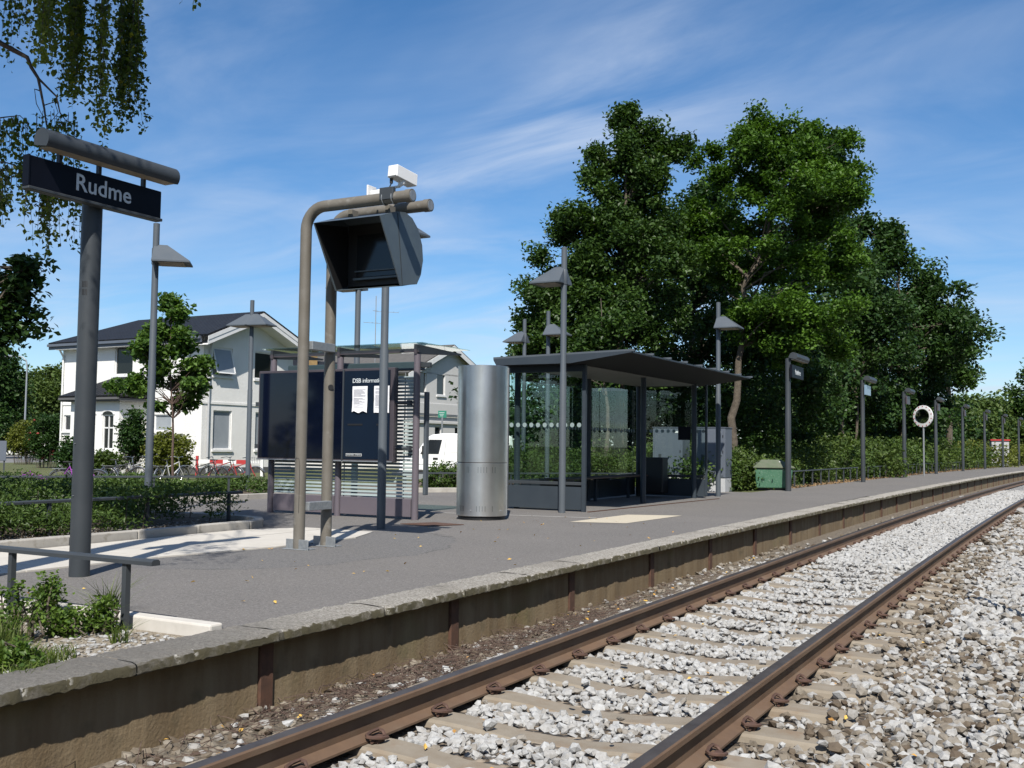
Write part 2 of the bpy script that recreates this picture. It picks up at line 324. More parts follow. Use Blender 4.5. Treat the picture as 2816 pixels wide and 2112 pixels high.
def cope_mat():
    m, nt, b = new_mat('weathered_cope'); p = posn(nt)
    col = mixc(nt, ramp(nt, noise(nt, p, 62, 8, 0.8), 0.40, 0.62), (0.185, 0.168, 0.140), (0.50, 0.47, 0.42))
    col = mixc(nt, mathn(nt, 'MULTIPLY', ramp(nt, noise(nt, p, 1.0), 0.50, 0.66), 0.45), col, (0.19, 0.172, 0.145))
    sy_ = N(nt, 'ShaderNodeSeparateXYZ'); nt.links.new(p, sy_.inputs[0])
    col = mixc(nt, mathn(nt, 'MULTIPLY', ramp(nt, sy_.outputs[1], 5.2, 4.2), 0.6), col, (0.13, 0.122, 0.108))
    # lichen and algae on the upright face, fresh breaks on the rim
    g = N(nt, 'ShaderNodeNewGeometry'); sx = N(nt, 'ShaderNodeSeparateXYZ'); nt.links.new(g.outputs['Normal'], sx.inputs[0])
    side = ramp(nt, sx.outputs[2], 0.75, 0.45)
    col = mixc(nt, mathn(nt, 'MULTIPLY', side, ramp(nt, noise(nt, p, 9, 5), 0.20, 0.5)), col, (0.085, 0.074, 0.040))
    a = N(nt, 'ShaderNodeAttribute', attribute_name='v')
    col = mixc(nt, mathn(nt, 'MULTIPLY', a.outputs['Fac'], ramp(nt, noise(nt, p, 38, 4, 0.6), 0.50, 0.58)), col, (0.66, 0.64, 0.59))
    nt.links.new(col, b.inputs['Base Color']); b.inputs['Roughness'].default_value = 0.92
    bumpn(nt, noise(nt, p, 75, 9, 0.8), 1.0, 0.02, b); return m
MT['cope'] = cope_mat()
def roof_tile_mat():
    m, nt, b = new_mat('black_roof_tile'); p = N(nt, 'ShaderNodeTexCoord').outputs['UV']
    sx = N(nt, 'ShaderNodeSeparateXYZ'); nt.links.new(p, sx.inputs[0])
    w = mathn(nt, 'SINE', mathn(nt, 'MULTIPLY', sx.outputs[0], 2 * math.pi / 0.25))
    r = mathn(nt, 'FRACT', mathn(nt, 'DIVIDE', sx.outputs[1], 0.34))
    h = mathn(nt, 'ADD', mathn(nt, 'MULTIPLY', w, 0.5), mathn(nt, 'MULTIPLY', r, -0.8))
    col = mixc(nt, ramp(nt, noise(nt, posn(nt), 6), 0.4, 0.7), (0.012, 0.013, 0.016), (0.020, 0.021, 0.024))
    nt.links.new(col, b.inputs['Base Color']); b.inputs['Roughness'].default_value = 0.55; b.inputs['Specular IOR Level'].default_value = 0.2
    bumpn(nt, h, 0.9, 0.035, b); return m
MT['tile'] = roof_tile_mat()
MT['tile_grey'] = mat('grey_eternit_roof', (0.085, 0.080, 0.075), (0.115, 0.108, 0.100), rough=0.85, scale=5, bump=0.5, bscale=12, bdist=0.04)
def ballast_ground_mat():
    m, nt, b = new_mat('ballast_bed'); p = posn(nt)
    vo = N(nt, 'ShaderNodeTexVoronoi'); vo.inputs['Scale'].default_value = 17; nt.links.new(p, vo.inputs['Vector'])
    hs = N(nt, 'ShaderNodeSeparateColor'); nt.links.new(vo.outputs['Color'], hs.inputs[0])
    sx = N(nt, 'ShaderNodeSeparateXYZ'); nt.links.new(p, sx.inputs[0])
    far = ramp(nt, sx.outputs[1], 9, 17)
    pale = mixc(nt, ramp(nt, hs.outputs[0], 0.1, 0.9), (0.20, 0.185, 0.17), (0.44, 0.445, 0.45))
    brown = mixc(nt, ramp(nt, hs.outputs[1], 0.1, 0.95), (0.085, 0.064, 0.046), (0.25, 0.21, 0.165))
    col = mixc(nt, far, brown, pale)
    vd = ramp(nt, vo.outputs['Distance'], 0.75, 0.25)
    col = mixc(nt, mathn(nt, 'MULTIPLY', ramp(nt, vo.outputs['Distance'], 0.45, 0.9), 0.6), col, (0.07, 0.055, 0.04))
    nt.links.new(col, b.inputs['Base Color']); b.inputs['Roughness'].default_value = 0.95
    bumpn(nt, vd, 1.0, 0.05, b); return m
MT['ballast'] = ballast_ground_mat()
MT['cess'] = mat('brown_cess_gravel', (0.165, 0.135, 0.10), (0.235, 0.20, 0.155), rough=0.95, scale=9, c3=(0.09, 0.07, 0.05), scale3=30, lo3=0.5, hi3=0.65, bump=0.9, bscale=45, bdist=0.04)

# ------------------------------------------------------------------ mesh builders
class MB:
    def __init__(s): s.v = []; s.f = []; s.mi = []; s.m = 0
    def add(s, vs, fs):
        o = len(s.v); s.v += [tuple(map(float, p)) for p in vs]
        for f in fs: s.f.append(tuple(i + o for i in f)); s.mi.append(s.m)
        return s
    def box(s, c, size, rz=0.0, rx=0.0, ry=0.0):
        hx, hy, hz = size[0] / 2, size[1] / 2, size[2] / 2
        M = Matrix.Rotation(rz, 3, 'Z') @ Matrix.Rotation(ry, 3, 'Y') @ Matrix.Rotation(rx, 3, 'X')
        vs = [Vector(c) + M @ Vector((x, y, z)) for x in (-hx, hx) for y in (-hy, hy) for z in (-hz, hz)]
        return s.add(vs, [(0, 1, 3, 2), (4, 6, 7, 5), (0, 4, 5, 1), (2, 3, 7, 6), (0, 2, 6, 4), (1, 5, 7, 3)])
    def mm(s, a, b): return s.box([(a[i] + b[i]) / 2 for i in range(3)], [abs(b[i] - a[i]) for i in range(3)])
    def tube(s, pts, r, n=8, cap=True):
        pts = [np.array(p, float) for p in pts]; k = len(pts)
        rr = [r] * k if isinstance(r, (int, float)) else list(r)
        vs = []; prev = None
        for i in range(k):
            d = nrm((pts[i + 1] - pts[i]) if i == 0 else (pts[i] - pts[i - 1]) if i == k - 1 else nrm(pts[i + 1] - pts[i]) + nrm(pts[i] - pts[i - 1]))
            if prev is None:
                a = np.array([0, 0, 1.0]) if abs(d[2]) < 0.9 else np.array([1.0, 0, 0])
                x = nrm(np.cross(a, d))
            else: x = nrm(prev - d * prev.dot(d))
            prev = x; y = np.cross(d, x)
            for j in range(n):
                an = 2 * math.pi * j / n; vs.append(pts[i] + (x * math.cos(an) + y * math.sin(an)) * rr[i])
        fs = [(i * n + j, i * n + (j + 1) % n, (i + 1) * n + (j + 1) % n, (i + 1) * n + j) for i in range(k - 1) for j in range(n)]
        if cap: fs += [tuple(range(n - 1, -1, -1)), tuple((k - 1) * n + j for j in range(n))]
        return s.add(vs, fs)
    def lathe(s, prof, n=24, c=(0, 0, 0)):
        vs = [(c[0] + r * math.cos(2 * math.pi * j / n), c[1] + r * math.sin(2 * math.pi * j / n), c[2] + z) for r, z in prof for j in range(n)]
        fs = [(i * n + j, i * n + (j + 1) % n, (i + 1) * n + (j + 1) % n, (i + 1) * n + j) for i in range(len(prof) - 1) for j in range(n)]
        fs += [tuple(range(n - 1, -1, -1)), tuple((len(prof) - 1) * n + j for j in range(n))]
        return s.add(vs, fs)
    def prism(s, poly, axis, a, b):
        """poly: 2-D points in the plane across axis (y,z for x; x,z for y; x,y for z)"""
        def p3(q, w): return (w, q[0], q[1]) if axis == 'x' else (q[0], w, q[1]) if axis == 'y' else (q[0], q[1], w)
        n = len(poly)
        vs = [p3(q, a) for q in poly] + [p3(q, b) for q in poly]
        fs = [tuple(range(n)), tuple(range(2 * n - 1, n - 1, -1))] + [(i, i + n, (i + 1) % n + n, (i + 1) % n) for i in range(n)]
        return s.add(vs, fs)
    def torus(s, c, R, r, axis='y', n=24, k=6, a0=0, a1=2 * math.pi):
        full = abs(a1 - a0 - 2 * math.pi) < 1e-6
        pts = []
        for i in range(n + (0 if full else 1)):
            an = a0 + (a1 - a0) * i / n; ca, sa = math.cos(an) * R, math.sin(an) * R
            pts.append((c[0] + ca, c[1], c[2] + sa) if axis == 'y' else (c[0], c[1] + ca, c[2] + sa) if axis == 'x' else (c[0] + ca, c[1] + sa, c[2]))
        if full: pts.append(pts[0]); pts.append(pts[1])
        return s.tube(pts, r, k, cap=not full)
    def build(s, name, mats, parent=None, smooth=None, bevel=0.0, bseg=1):
        me = bpy.data.meshes.new(name); me.from_pydata(s.v, [], s.f)
        for m in (mats if isinstance(mats, (list, tuple)) else [mats]): me.materials.append(MT[m] if isinstance(m, str) else m)
        if any(s.mi): me.polygons.foreach_set('material_index', s.mi)
        fix_normals(me)
        if smooth is not None:
            me.polygons.foreach_set('use_smooth', [True] * len(me.polygons)); me.set_sharp_from_angle(angle=math.radians(smooth))
        me.update()
        o = bpy.data.objects.new(name, me); C.objects.link(o); o.parent = parent
        if bevel:
            b = o.modifiers.new('bevel', 'BEVEL'); b.width = bevel; b.segments = bseg; b.limit_method = 'ANGLE'; b.angle_limit = math.radians(40)
        return o
import bmesh
def fix_normals(me):
    bm = bmesh.new(); bm.from_mesh(me); bmesh.ops.recalc_face_normals(bm, faces=bm.faces[:]); bm.to_mesh(me); bm.free()
def tag(o, label=None, cat=None, group=None, kind=None):
    if label: o['label'] = label
    if cat: o['category'] = cat
    if group: o['group'] = group
    if kind: o['kind'] = kind
    return o
def thing(name, label, cat, loc=(0, 0, 0), rz=0.0, group=None):
    o = bpy.data.objects.new(name, None); C.objects.link(o)
    o.location = tuple(map(float, loc)); o.rotation_euler = (0, 0, rz); o.empty_display_size = 0.2
    return tag(o, label, cat, group)
def copy_tree(root, loc, rz=None, label=None, parent=None):
    c = root.copy(); C.objects.link(c); c.parent = parent
    if loc is not None: c.location = tuple(map(float, loc))
    if rz is not None: c.rotation_euler = (0, 0, rz)
    if label: c['label'] = label
    for ch in list(root.children):
        copy_tree(ch, None, None, None, c)
    return c
def inst(o, parent, loc, rz=0.0, name=None):
    c = o.copy(); C.objects.link(c); c.parent = parent; c.location = tuple(map(float, loc)); c.rotation_euler = (0, 0, rz); return c
def mesh_np(name, verts, faces, mats, parent=None, v=None, loc=None, smooth=False):
    """fast mesh from arrays; faces (m,k); v is a per-vertex value"""
    me = bpy.data.meshes.new(name); n = len(verts); m, k = faces.shape
    me.vertices.add(n); me.vertices.foreach_set('co', np.ascontiguousarray(verts, np.float32).ravel())
    me.loops.add(m * k); me.loops.foreach_set('vertex_index', np.ascontiguousarray(faces, np.int32).ravel())
    me.polygons.add(m); me.polygons.foreach_set('loop_start', np.arange(0, m * k, k, dtype=np.int32))
    me.polygons.foreach_set('use_smooth', np.full(m, bool(smooth)))
    if v is not None:
        a = me.attributes.new('v', 'FLOAT', 'POINT'); a.data.foreach_set('value', np.ascontiguousarray(v, np.float32))
    for q in (mats if isinstance(mats, (list, tuple)) else [mats]): me.materials.append(MT[q])
    me.update(calc_edges=True)
    o = bpy.data.objects.new(name, me); C.objects.link(o); o.parent = parent
    if loc is not None: o.location = tuple(loc)
    return o
def text_part(name, body, size, m, parent, loc, rot, depth=0.003, space=1.0, bold=0.0, align='LEFT'):
    cu = bpy.data.curves.new(name, 'FONT'); cu.body = body; cu.size = size; cu.extrude = depth; cu.space_character = space; cu.offset = bold
    cu.align_x = align; cu.resolution_u = 3
    tmp = bpy.data.objects.new(name, cu); C.objects.link(tmp)
    dg = bpy.context.evaluated_depsgraph_get(); me = bpy.data.meshes.new_from_object(tmp.evaluated_get(dg))
    C.objects.unlink(tmp); bpy.data.objects.remove(tmp)
    me.name = name; me.materials.clear(); me.materials.append(MT[m])
    o = bpy.data.objects.new(name, me); C.objects.link(o); o.parent = parent; o.location = loc; o.rotation_euler = rot
    return o

# ------------------------------------------------------------------ foliage builders
def leaf_quads(cen, L, rng, up=0.5, wid=0.62, axis=None):
    n = len(cen)
    nr = rng.normal(size=(n, 3)); nr[:, 2] = np.abs(nr[:, 2]) + up; nr /= np.linalg.norm(nr, axis=1)[:, None]
    a = rng.normal(size=(n, 3)) if axis is None else axis + rng.normal(size=(n, 3)) * 0.5
    a -= nr * (a * nr).sum(1)[:, None]; a /= np.linalg.norm(a, axis=1)[:, None] + 1e-9
    b = np.cross(nr, a)
    ln = (L * rng.uniform(0.65, 1.25, n))[:, None]; w = ln * wid
    fold = nr * ln * 0.10
    V = np.stack([cen - a * ln * 0.5, cen + b * w * 0.5 + fold - a * ln * 0.06, cen + a * ln * 0.5, cen - b * w * 0.5 + fold - a * ln * 0.06], 1).reshape(-1, 3)
    return V
def leaves_obj(name, cen, L, m, parent, v, rng, up=0.5, wid=0.62, axis=None, loc=None):
    V = leaf_quads(cen, L, rng, up, wid, axis)
    f = np.arange(len(V)).reshape(-1, 4)
    return mesh_np(name, V, f, m, parent, np.repeat(v, 4), loc)
def ell_sample(rng, e, n, surf=0.5):
    d = rng.normal(size=(n, 3)); d /= np.linalg.norm(d, axis=1)[:, None]
    r = rng.uniform(0, 1, n) ** (1 / 3.0); r = np.where(rng.uniform(0, 1, n) < surf, rng.uniform(0.8, 1.05, n), r)
    return np.array(e[:3]) + d * r[:, None] * np.array(e[3:6])
def clump_leaves(rng, cl, per, rc, flat=0.7, vbase=None):
    n = len(cl)
    k = rng.poisson(per, n) + 3
    idx = np.repeat(np.arange(n), k)
    rad = rc * rng.uniform(0.6, 1.35, n)
    off = np.clip(rng.normal(size=(len(idx), 3)), -1.7, 1.7) * 0.52; off[:, 2] *= flat
    cen = cl[idx] + off * rad[idx][:, None]
    vb = rng.uniform(0.15, 0.75, n) if vbase is None else vbase
    v = np.clip(vb[idx] + rng.normal(size=len(idx)) * 0.16, 0, 1)
    return cen, v
def tree(name, label, base, tops, trunk_r, ells, m, seed, leaf=0.15, per=60, rc=0.5, bark='bark', limbs=0.35, cat='tree', group=None, trunk_pts=None, flat=0.75, up=0.4):
    """ells: crown lobes (x,y,z,rx,ry,rz,number of leaf clumps) relative to the base; trunk_pts: trunk axis"""
    rng = np.random.default_rng(seed)
    t = thing(name, label, cat, base, 0, group)
    tp = [np.array(p, float) for p in (trunk_pts or [(0, 0, -0.3), (0.05, 0, tops * 0.35), (0, 0.05, tops * 0.7), (0, 0, tops * 0.95)])]
    tb = MB(); hh = tp[-1][2] - tp[0][2]
    fine = []
    for i in range(len(tp) - 1):
        for k in range(4): fine.append(tp[i] + (tp[i + 1] - tp[i]) * k / 4 + (rng.normal(size=3) * trunk_r * 0.25 if (i or k) else 0))
    fine.append(tp[-1])
    def rad(z): return max(0.012, trunk_r * (1 - 0.92 * (z - tp[0][2]) / hh) * (1.25 if z < 0.15 else 1))
    tb.tube(fine, [rad(p[2]) for p in fine], 8)
    cls = []
    for e in ells:
        k = max(3, int(e[6] / 7)); sub = ell_sample(rng, e[:6], k, 0.65); nn = max(2, int(1.2 * e[6] / k))
        for q_ in sub:
            f = rng.uniform(0.22, 0.46); cls.append(ell_sample(rng, (*q_, e[3] * f, e[4] * f, e[5] * f * rng.uniform(0.8, 1.5)), nn, 0.35))
    cl = np.concatenate(cls)
    fz = np.array([p[2] for p in fine]); fp = np.array(fine)
    for c in cl:
        if rng.uniform() > limbs: continue
        j_ = int(np.argmin(abs(fz - c[2]))); z0 = min(c[2] - rng.uniform(0.3, 0.8) * math.hypot(c[0] - fp[j_][0], c[1] - fp[j_][1]) - 0.1, fz[-1] * 0.97)
        if z0 < fz[0] + 0.42 * hh: continue
        i = int(np.argmin(abs(fz - z0))); a = fp[i]; r0 = min(rad(a[2]) * 0.55, 0.018 * np.linalg.norm(c - a) + 0.008)
        mid = (a + c) / 2 + rng.normal(size=3) * 0.10 * np.linalg.norm(c - a) + np.array([0, 0, 0.06 * np.linalg.norm(c - a)])
        q = (a + mid) / 2 + rng.normal(size=3) * 0.04
        tb.tube([a, q, mid, c], [r0, r0 * 0.75, r0 * 0.5, 0.006], 5, cap=False)
    tb.build('trunk', bark, t, smooth=60)
    cen, v = clump_leaves(rng, cl, per, rc, flat)
    leaves_obj('crown', cen, leaf, m, t, v, rng, up)
    return t
def bush(name, label, base, ells, m, seed, leaf=0.07, per=40, rc=0.22, cat='shrub', group=None, flat=0.8, up=0.5, stems=True, parent=None):
    rng = np.random.default_rng(seed)
    t = thing(name, label, cat, base, 0, group)
    cl = np.concatenate([ell_sample(rng, e[:6], int(e[6]), 0.6) for e in ells]); cl[:, 2] = np.maximum(cl[:, 2], 0.03)
    if stems:
        tb = MB()
        for c in cl[::max(1, len(cl) // 40)]:
            b0 = np.array([c[0] * 0.6, c[1] * 0.6, -0.05]) if abs(c[0]) + abs(c[1]) < 2 else np.array([c[0], c[1], -0.05])
            tb.tube([b0, (b0 + c) / 2 + rng.normal(size=3) * 0.04, c], [0.012, 0.009, 0.004], 4, cap=False)
        tb.build('stem', 'bark', t)['kind'] = 'stuff'
    cen, v = clump_leaves(rng, cl, per, rc, flat); cen[:, 2] = np.maximum(cen[:, 2], 0.01)
    leaves_obj('foliage', cen, leaf, m, t, v, rng, up)
    return t

# ================================================================== THE SETTING
def sheet(name, poly, z, m, kind='structure', drop=None):
    b = MB()
    vs = [(p[0], p[1], (p[2] if len(p) > 2 else z)) for p in poly]
    if drop is None: b.add(vs, [tuple(range(len(vs)))])
    else: b.prism([(p[0], p[1]) for p in poly], 'z', z, drop)
    return tag(b.build(name, m), kind=kind)

sheet('ground', [(-1500, -1500), (1500, -1500), (1500, 1500), (-1500, 1500)], -0.70, 'grass_ground')
sheet('parking_lot', [(-90, -30), (-12.9, -30), (-12.9, 12), (-12.5, 26), (-13, 44), (-90, 80)], -0.52, 'asphalt_road')
b = MB()   # low bank of rough ground behind the platform, carrying the trees
for s0, s1 in zip(range(23, 140, 9), range(32, 149, 9)):
    e0, e1 = float(bend(s0)), float(bend(s1))
    b.add([(-6.9 + e0, s0, -0.01), (-6.9 + e1, s1, -0.01), (-15 + e1, s1, -0.25), (-15 + e0, s0, -0.25), (-60, s1 + 6, -0.45), (-60, s0 + 6, -0.45)],
          [(0, 1, 2, 3), (3, 2, 4, 5)])
tag(b.build('bank', 'grass_ground'), kind='structure')
# platform: one big asphalt plate, then the strip along the curving track
b = MB()
b.prism([(-4.215, 4.46), (-4.215, 24.5), (-8.2, 24.5), (-9.1, 23.2), (-13.3, 18.2), (-14.6, 18.0), (-14.6, 14.0), (-17.6, 9.2), (-17.6, 4.46)], 'z', 0.0, -0.6)
ss = np.arange(24.5, 141, 3.0)
for a, c in zip(ss[:-1], ss[1:]):
    ea, ec = float(bend(a)), float(bend(c))
    b.add([(-4.215 + ea, a, 0), (-4.215 + ec, c, 0), (-6.95 + ec, c, 0), (-6.95 + ea, a, 0)], [(0, 1, 2, 3)])
tag(b.build('platform', 'asphalt'), kind='structure')
sheet('near_bed', [(-4.215, -3), (-4.215, 4.36), (-9.5, 4.36), (-17, 4.36), (-17, -3)], -0.045, 'gravelbed')
sheet('hedge_bed', [(-8.92, 4.46), (-8.92, 9.75), (-9.15, 10.1), (-9.6, 10.25), (-13.2, 10.25), (-14, 4.46)], 0.045, 'soil')
sheet('rear_bed', [(-17.6, 9.35), (-13.55, 14.35), (-13.4, 16.6), (-14.4, 16.9), (-18.5, 16.5), (-22, 10)], 0.05, 'soil')
sheet('shelter_bed', [(-13.3, 18.4), (-9.25, 23.2), (-8.1, 24.6), (-9, 28), (-16, 26), (-14.8, 18.6)], 0.05, 'soil')
# pale concrete slabs of the crossing path, laid with open joints
pv = thing('paved_path', 'pale concrete path slabs crossing the platform beside the kerb', 'path', (0, 0, 0)); del pv['category']; pv['kind'] = 'structure'
edge_f = [(-30, -7.35), (5.3, -7.35), (6.84, -7.28), (8.39, -7.02), (9.5, -7.06), (10.2, -7.38)]
def fedge(s):
    xs = [p[0] for p in edge_f]; return float(np.interp(s, xs, [p[1] for p in edge_f]))
cuts = [1.6, 2.9, 4.2, 5.5, 6.8, 8.1, 9.4, 10.15]
for a, c in zip(cuts[:-1], cuts[1:]):
    g = 0.006; mid = -8.05
    for lo in (True, False):
        bb = MB()
        if lo: q = [(fedge(a + g), a + g), (fedge(c - g), c - g), (mid + g, c - g), (mid + g, a + g)]
        else:
            t1 = -8.74 if c < 10 else -8.35
            q = [(mid - g, a + g), (mid - g, c - g), (t1, c - g), (-8.74, a + g)]
        if a < 4.4: q = [(p[0], max(p[1], 4.47)) for p in q]
        if max(p[1] for p in q) - min(p[1] for p in q) < 0.05: continue
        bb.prism(q, 'z', 0.012 + random.uniform(-0.002, 0.002), -0.02); bb.build('slab', 'paving', pv)
# shelter floor slab edge, pale patch, worn line, rust stain plate
sheet('gravel_patch', [(-6.19, 13.1), (-6.12, 15.05), (-5.36, 15.38), (-5.45, 13.35)], 0.004, 'patch')
sheet('painted_line', [(-8.75, 13.55), (-6.2, 14.02), (-6.2, 14.09), (-8.75, 13.63)], 0.004, 'line')

# ballast bed (a sheet with a shoulder), and the brown cess beside the wall
b = MB(); ts = [-4.05, -3.75, -3.3, -2.35, -1.4, -0.8, 0.0, 1.2, 3.0, 5.5]; zs = [-0.47, -0.452, -0.435, -0.435, -0.435, -0.44, -0.44, -0.46, -0.62, -0.69]
sy = list(np.arange(-4, 30, 2.0)) + list(np.arange(30, 146, 5.0))
vs = [(t + float(bend(s)), s, z + (0.035 if (s > 13 and -3.2 < t < -1.5) else 0.0)) for s in sy for t, z in zip(ts, zs)]
n = len(ts); fs = [(i * n + j, (i + 1) * n + j, (i + 1) * n + j + 1, i * n + j + 1) for i in range(len(sy) - 1) for j in range(n - 1)]
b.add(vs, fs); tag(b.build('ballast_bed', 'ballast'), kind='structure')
b = MB(); ts2 = [-4.04, -3.78, -3.42]; z2 = [-0.455, -0.44, -0.428]
vs = [(t + float(bend(s)), s, z) for s in sy for t, z in zip(ts2, z2)]
fs = [(i * 3 + j, (i + 1) * 3 + j, (i + 1) * 3 + j + 1, i * 3 + j + 1) for i in range(len(sy) - 1) for j in range(2)]
b.add(vs, fs); tag(b.build('cess', 'cess'), kind='structure')

# ------------------------------------------------------------------ platform edge wall: panels, rusty posts, cope stones
wall = thing('platform_wall', 'stained concrete platform edge wall with rusty posts and chipped cope stones', 'retaining wall', (0, 0, 0))
rw = np.random.default_rng(3)
posts_s = [0.55 + 2.0 * k for k in range(-1, 46)]
for k, s0 in enumerate(posts_s):
    e = float(bend(s0)); a = math.atan(0.0011 * max(0, s0 - 10))
    bb = MB(); bb.box((0, 0, 0.012), (0.05, 0.11, 0.46)); p = bb.build('steel_post', 'rust', wall, bevel=0.006)
    p.location = (-4.027 + e, s0, -0.305); p.rotation_euler = (0, 0, -a)
    if k + 1 < len(posts_s):
        s1 = posts_s[k + 1]; n_ = 12; bb = MB(); vs = []
        for i in range(n_ + 1):
            s = s0 + 0.06 + (s1 - s0 - 0.12) * i / n_; ee = float(bend(s)); w = rw.normal() * 0.003
            vs += [(-4.022 + ee + w, s, -0.062), (-4.022 + ee + w, s, -0.465 + rw.normal() * 0.006), (-4.10 + ee, s, -0.465), (-4.10 + ee, s, -0.062)]
        fs = [(i * 4 + j, i * 4 + (j + 1) % 4, i * 4 + 4 + (j + 1) % 4, i * 4 + 4 + j) for i in range(n_) for j in range(4)] + [(3, 2, 1, 0), tuple(n_ * 4 + j for j in range(4))]
        bb.add(vs, fs); bb.build('wall_panel', 'wall', wall)
prof = [(-4.23, 0.006), (-4.12, 0.009), (-4.02, 0.008), (-3.955, 0.005), (-3.928, -0.001), (-3.921, -0.012), (-3.920, -0.050), (-3.930, -0.058), (-4.0, -0.060), (-4.23, -0.060)]
def chipf(s): return 0.5 + 0.5 * math.sin(s * 1.7) * math.sin(s * 0.63 + 1)
for k, s0 in enumerate(posts_s[:-1]):
    for h in (0, 1):
        a = s0 + h * 1.0; c = a + 1.0; st = 40 if a < 18 else 12
        vs = []; vv = []
        for i in range(st + 1):
            s = a + 0.003 + (c - a - 0.006) * i / st; e = float(bend(s)); sl = rw.normal() * 0.003
            chip = rw.uniform() < (0.12 * (0.3 + chipf(s)) if 3.6 < s else 0.03); dep = rw.uniform(0.006, 0.018) if chip else 0
            for j, (t, z) in enumerate(prof):
                up = j <= 6
                nt_ = t + e + rw.normal() * (0.002 if 3 <= j <= 5 else 0.0008); nz = z + rw.normal() * (0.0022 if up else 0.001) + sl * 0.3
                v_ = 0.0
                if chip and j in (4, 5): nt_ -= dep; nz -= dep * 0.25; v_ = 0.9
                if chip and j == 6: nt_ -= dep * 0.35
                vs.append((nt_, s, nz)); vv.append(v_)
        m_ = len(prof)
        fs = [(i * m_ + j, i * m_ + j + 1, (i + 1) * m_ + j + 1, (i + 1) * m_ + j) for i in range(st) for j in range(m_ - 1)]
        o = mesh_np('cope_stone', np.array(vs), np.array(fs), 'cope', wall, np.array(vv), smooth=True)
        fix_normals(o.data); o.data.set_sharp_from_angle(angle=math.radians(32))

# ------------------------------------------------------------------ the track
track = thing('railway_track', 'single railway track with rusty rails on concrete sleepers in pale ballast', 'railway track', (0, 0, 0))
RL, RR, RTOP = -3.102, -1.595, -0.232
prf = [(-0.036, -0.010), (-0.030, -0.002), (-0.012, 0.0), (0.012, 0.0), (0.030, -0.002), (0.036, -0.010), (0.036, -0.034), (0.010, -0.046), (0.009, -0.128), (0.020, -0.136), (0.070, -0.148), (0.070, -0.159),
       (-0.070, -0.159), (-0.070, -0.148), (-0.020, -0.136), (-0.009, -0.128), (-0.010, -0.046), (-0.036, -0.034)]
sr = list(np.arange(-4, 40, 1.0)) + list(np.arange(40, 150, 3.0))
for tc in (RL, RR):
    bb = MB(); n = len(prf)
    vs = [(tc + float(bend(s)) + x, s, RTOP + z) for s in sr for x, z in prf]
    for i in range(len(sr) - 1):
        for j in range(n):
            bb.f.append((i * n + j, i * n + (j + 1) % n, (i + 1) * n + (j + 1) % n, (i + 1) * n + j)); bb.mi.append(1 if j in (1, 2, 3) else 0)
    bb.v = vs
    bb.build('rail', ['rail', 'railtop'], track, smooth=25)
def sleeper_mesh():
    bb = MB()
    st = [(-1.26, -0.03, 0.085), (-1.20, -0.004, 0.10), (-0.92, 0.0, 0.105), (-0.60, -0.001, 0.105), (-0.42, -0.012, 0.10), (-0.2, -0.034, 0.092), (0, -0.038, 0.09),
          (0.2, -0.034, 0.092), (0.42, -0.012, 0.10), (0.60, -0.001, 0.105), (0.92, 0.0, 0.105), (1.20, -0.004, 0.10), (1.26, -0.03, 0.085)]
    vs = []
    for x, z, w in st: vs += [(x, -w - 0.035, z - 0.16), (x, -w, z - 0.014), (x, -w + 0.014, z), (x, w - 0.014, z), (x, w, z - 0.014), (x, w + 0.035, z - 0.16)]
    n = 6; fs = [(i * n + j, i * n + (j + 1) % n, (i + 1) * n + (j + 1) % n, (i + 1) * n + j) for i in range(len(st) - 1) for j in range(n)]
    fs += [tuple(range(n)), tuple((len(st) - 1) * n + j for j in range(n - 1, -1, -1))]
    bb.add(vs, fs); return bb
sl0 = sleeper_mesh().build('sleeper', 'concrete_sleeper', track, smooth=30)
def clip_mesh():
    bb = MB(); r = 0.0095
    # bent spring clip: leg in the shoulder, loop over the rail foot
    pts = [(0.095, -0.055, 0.012), (0.095, 0.03, 0.012), (0.090, 0.058, 0.020), (0.072, 0.066, 0.036), (0.055, 0.052, 0.046), (0.052, 0.0, 0.044), (0.058, -0.045, 0.038),
           (0.078, -0.066, 0.036), (0.105, -0.062, 0.036), (0.128, -0.035, 0.032), (0.132, 0.0, 0.026), (0.126, 0.035, 0.02)]
    bb.tube(pts, r, 6); bb.box((0.098, -0.005, 0.016), (0.034, 0.055, 0.034)); return bb
cl0 = clip_mesh().build('rail_clip', 'clip', None, smooth=50)
S0, SD = 3.64, 0.585
sleepers = [S0 + SD * k for k in range(-4, 44)]
first = True
for k, s in enumerate(sleepers):
    e = float(bend(s)); zs_ = RTOP - 0.162 - (0.0 if s < 13.5 else 0.012)
    if first: sp = sl0; first = False
    else: sp = sl0.copy(); C.objects.link(sp); sp.parent = track
    sp.location = ((RL + RR) / 2 + e, s, zs_)
    for tc in (RL, RR):
        for sg in (1, -1):
            if s > 20 and not (tc == RR and sg == 1): continue
            cc = cl0.copy(); C.objects.link(cc); cc.parent = sp
            cc.location = (tc - (RL + RR) / 2, 0, 0.0); cc.rotation_euler = (0, 0, 0 if sg == 1 else math.pi)
bpy.data.objects.remove(cl0)

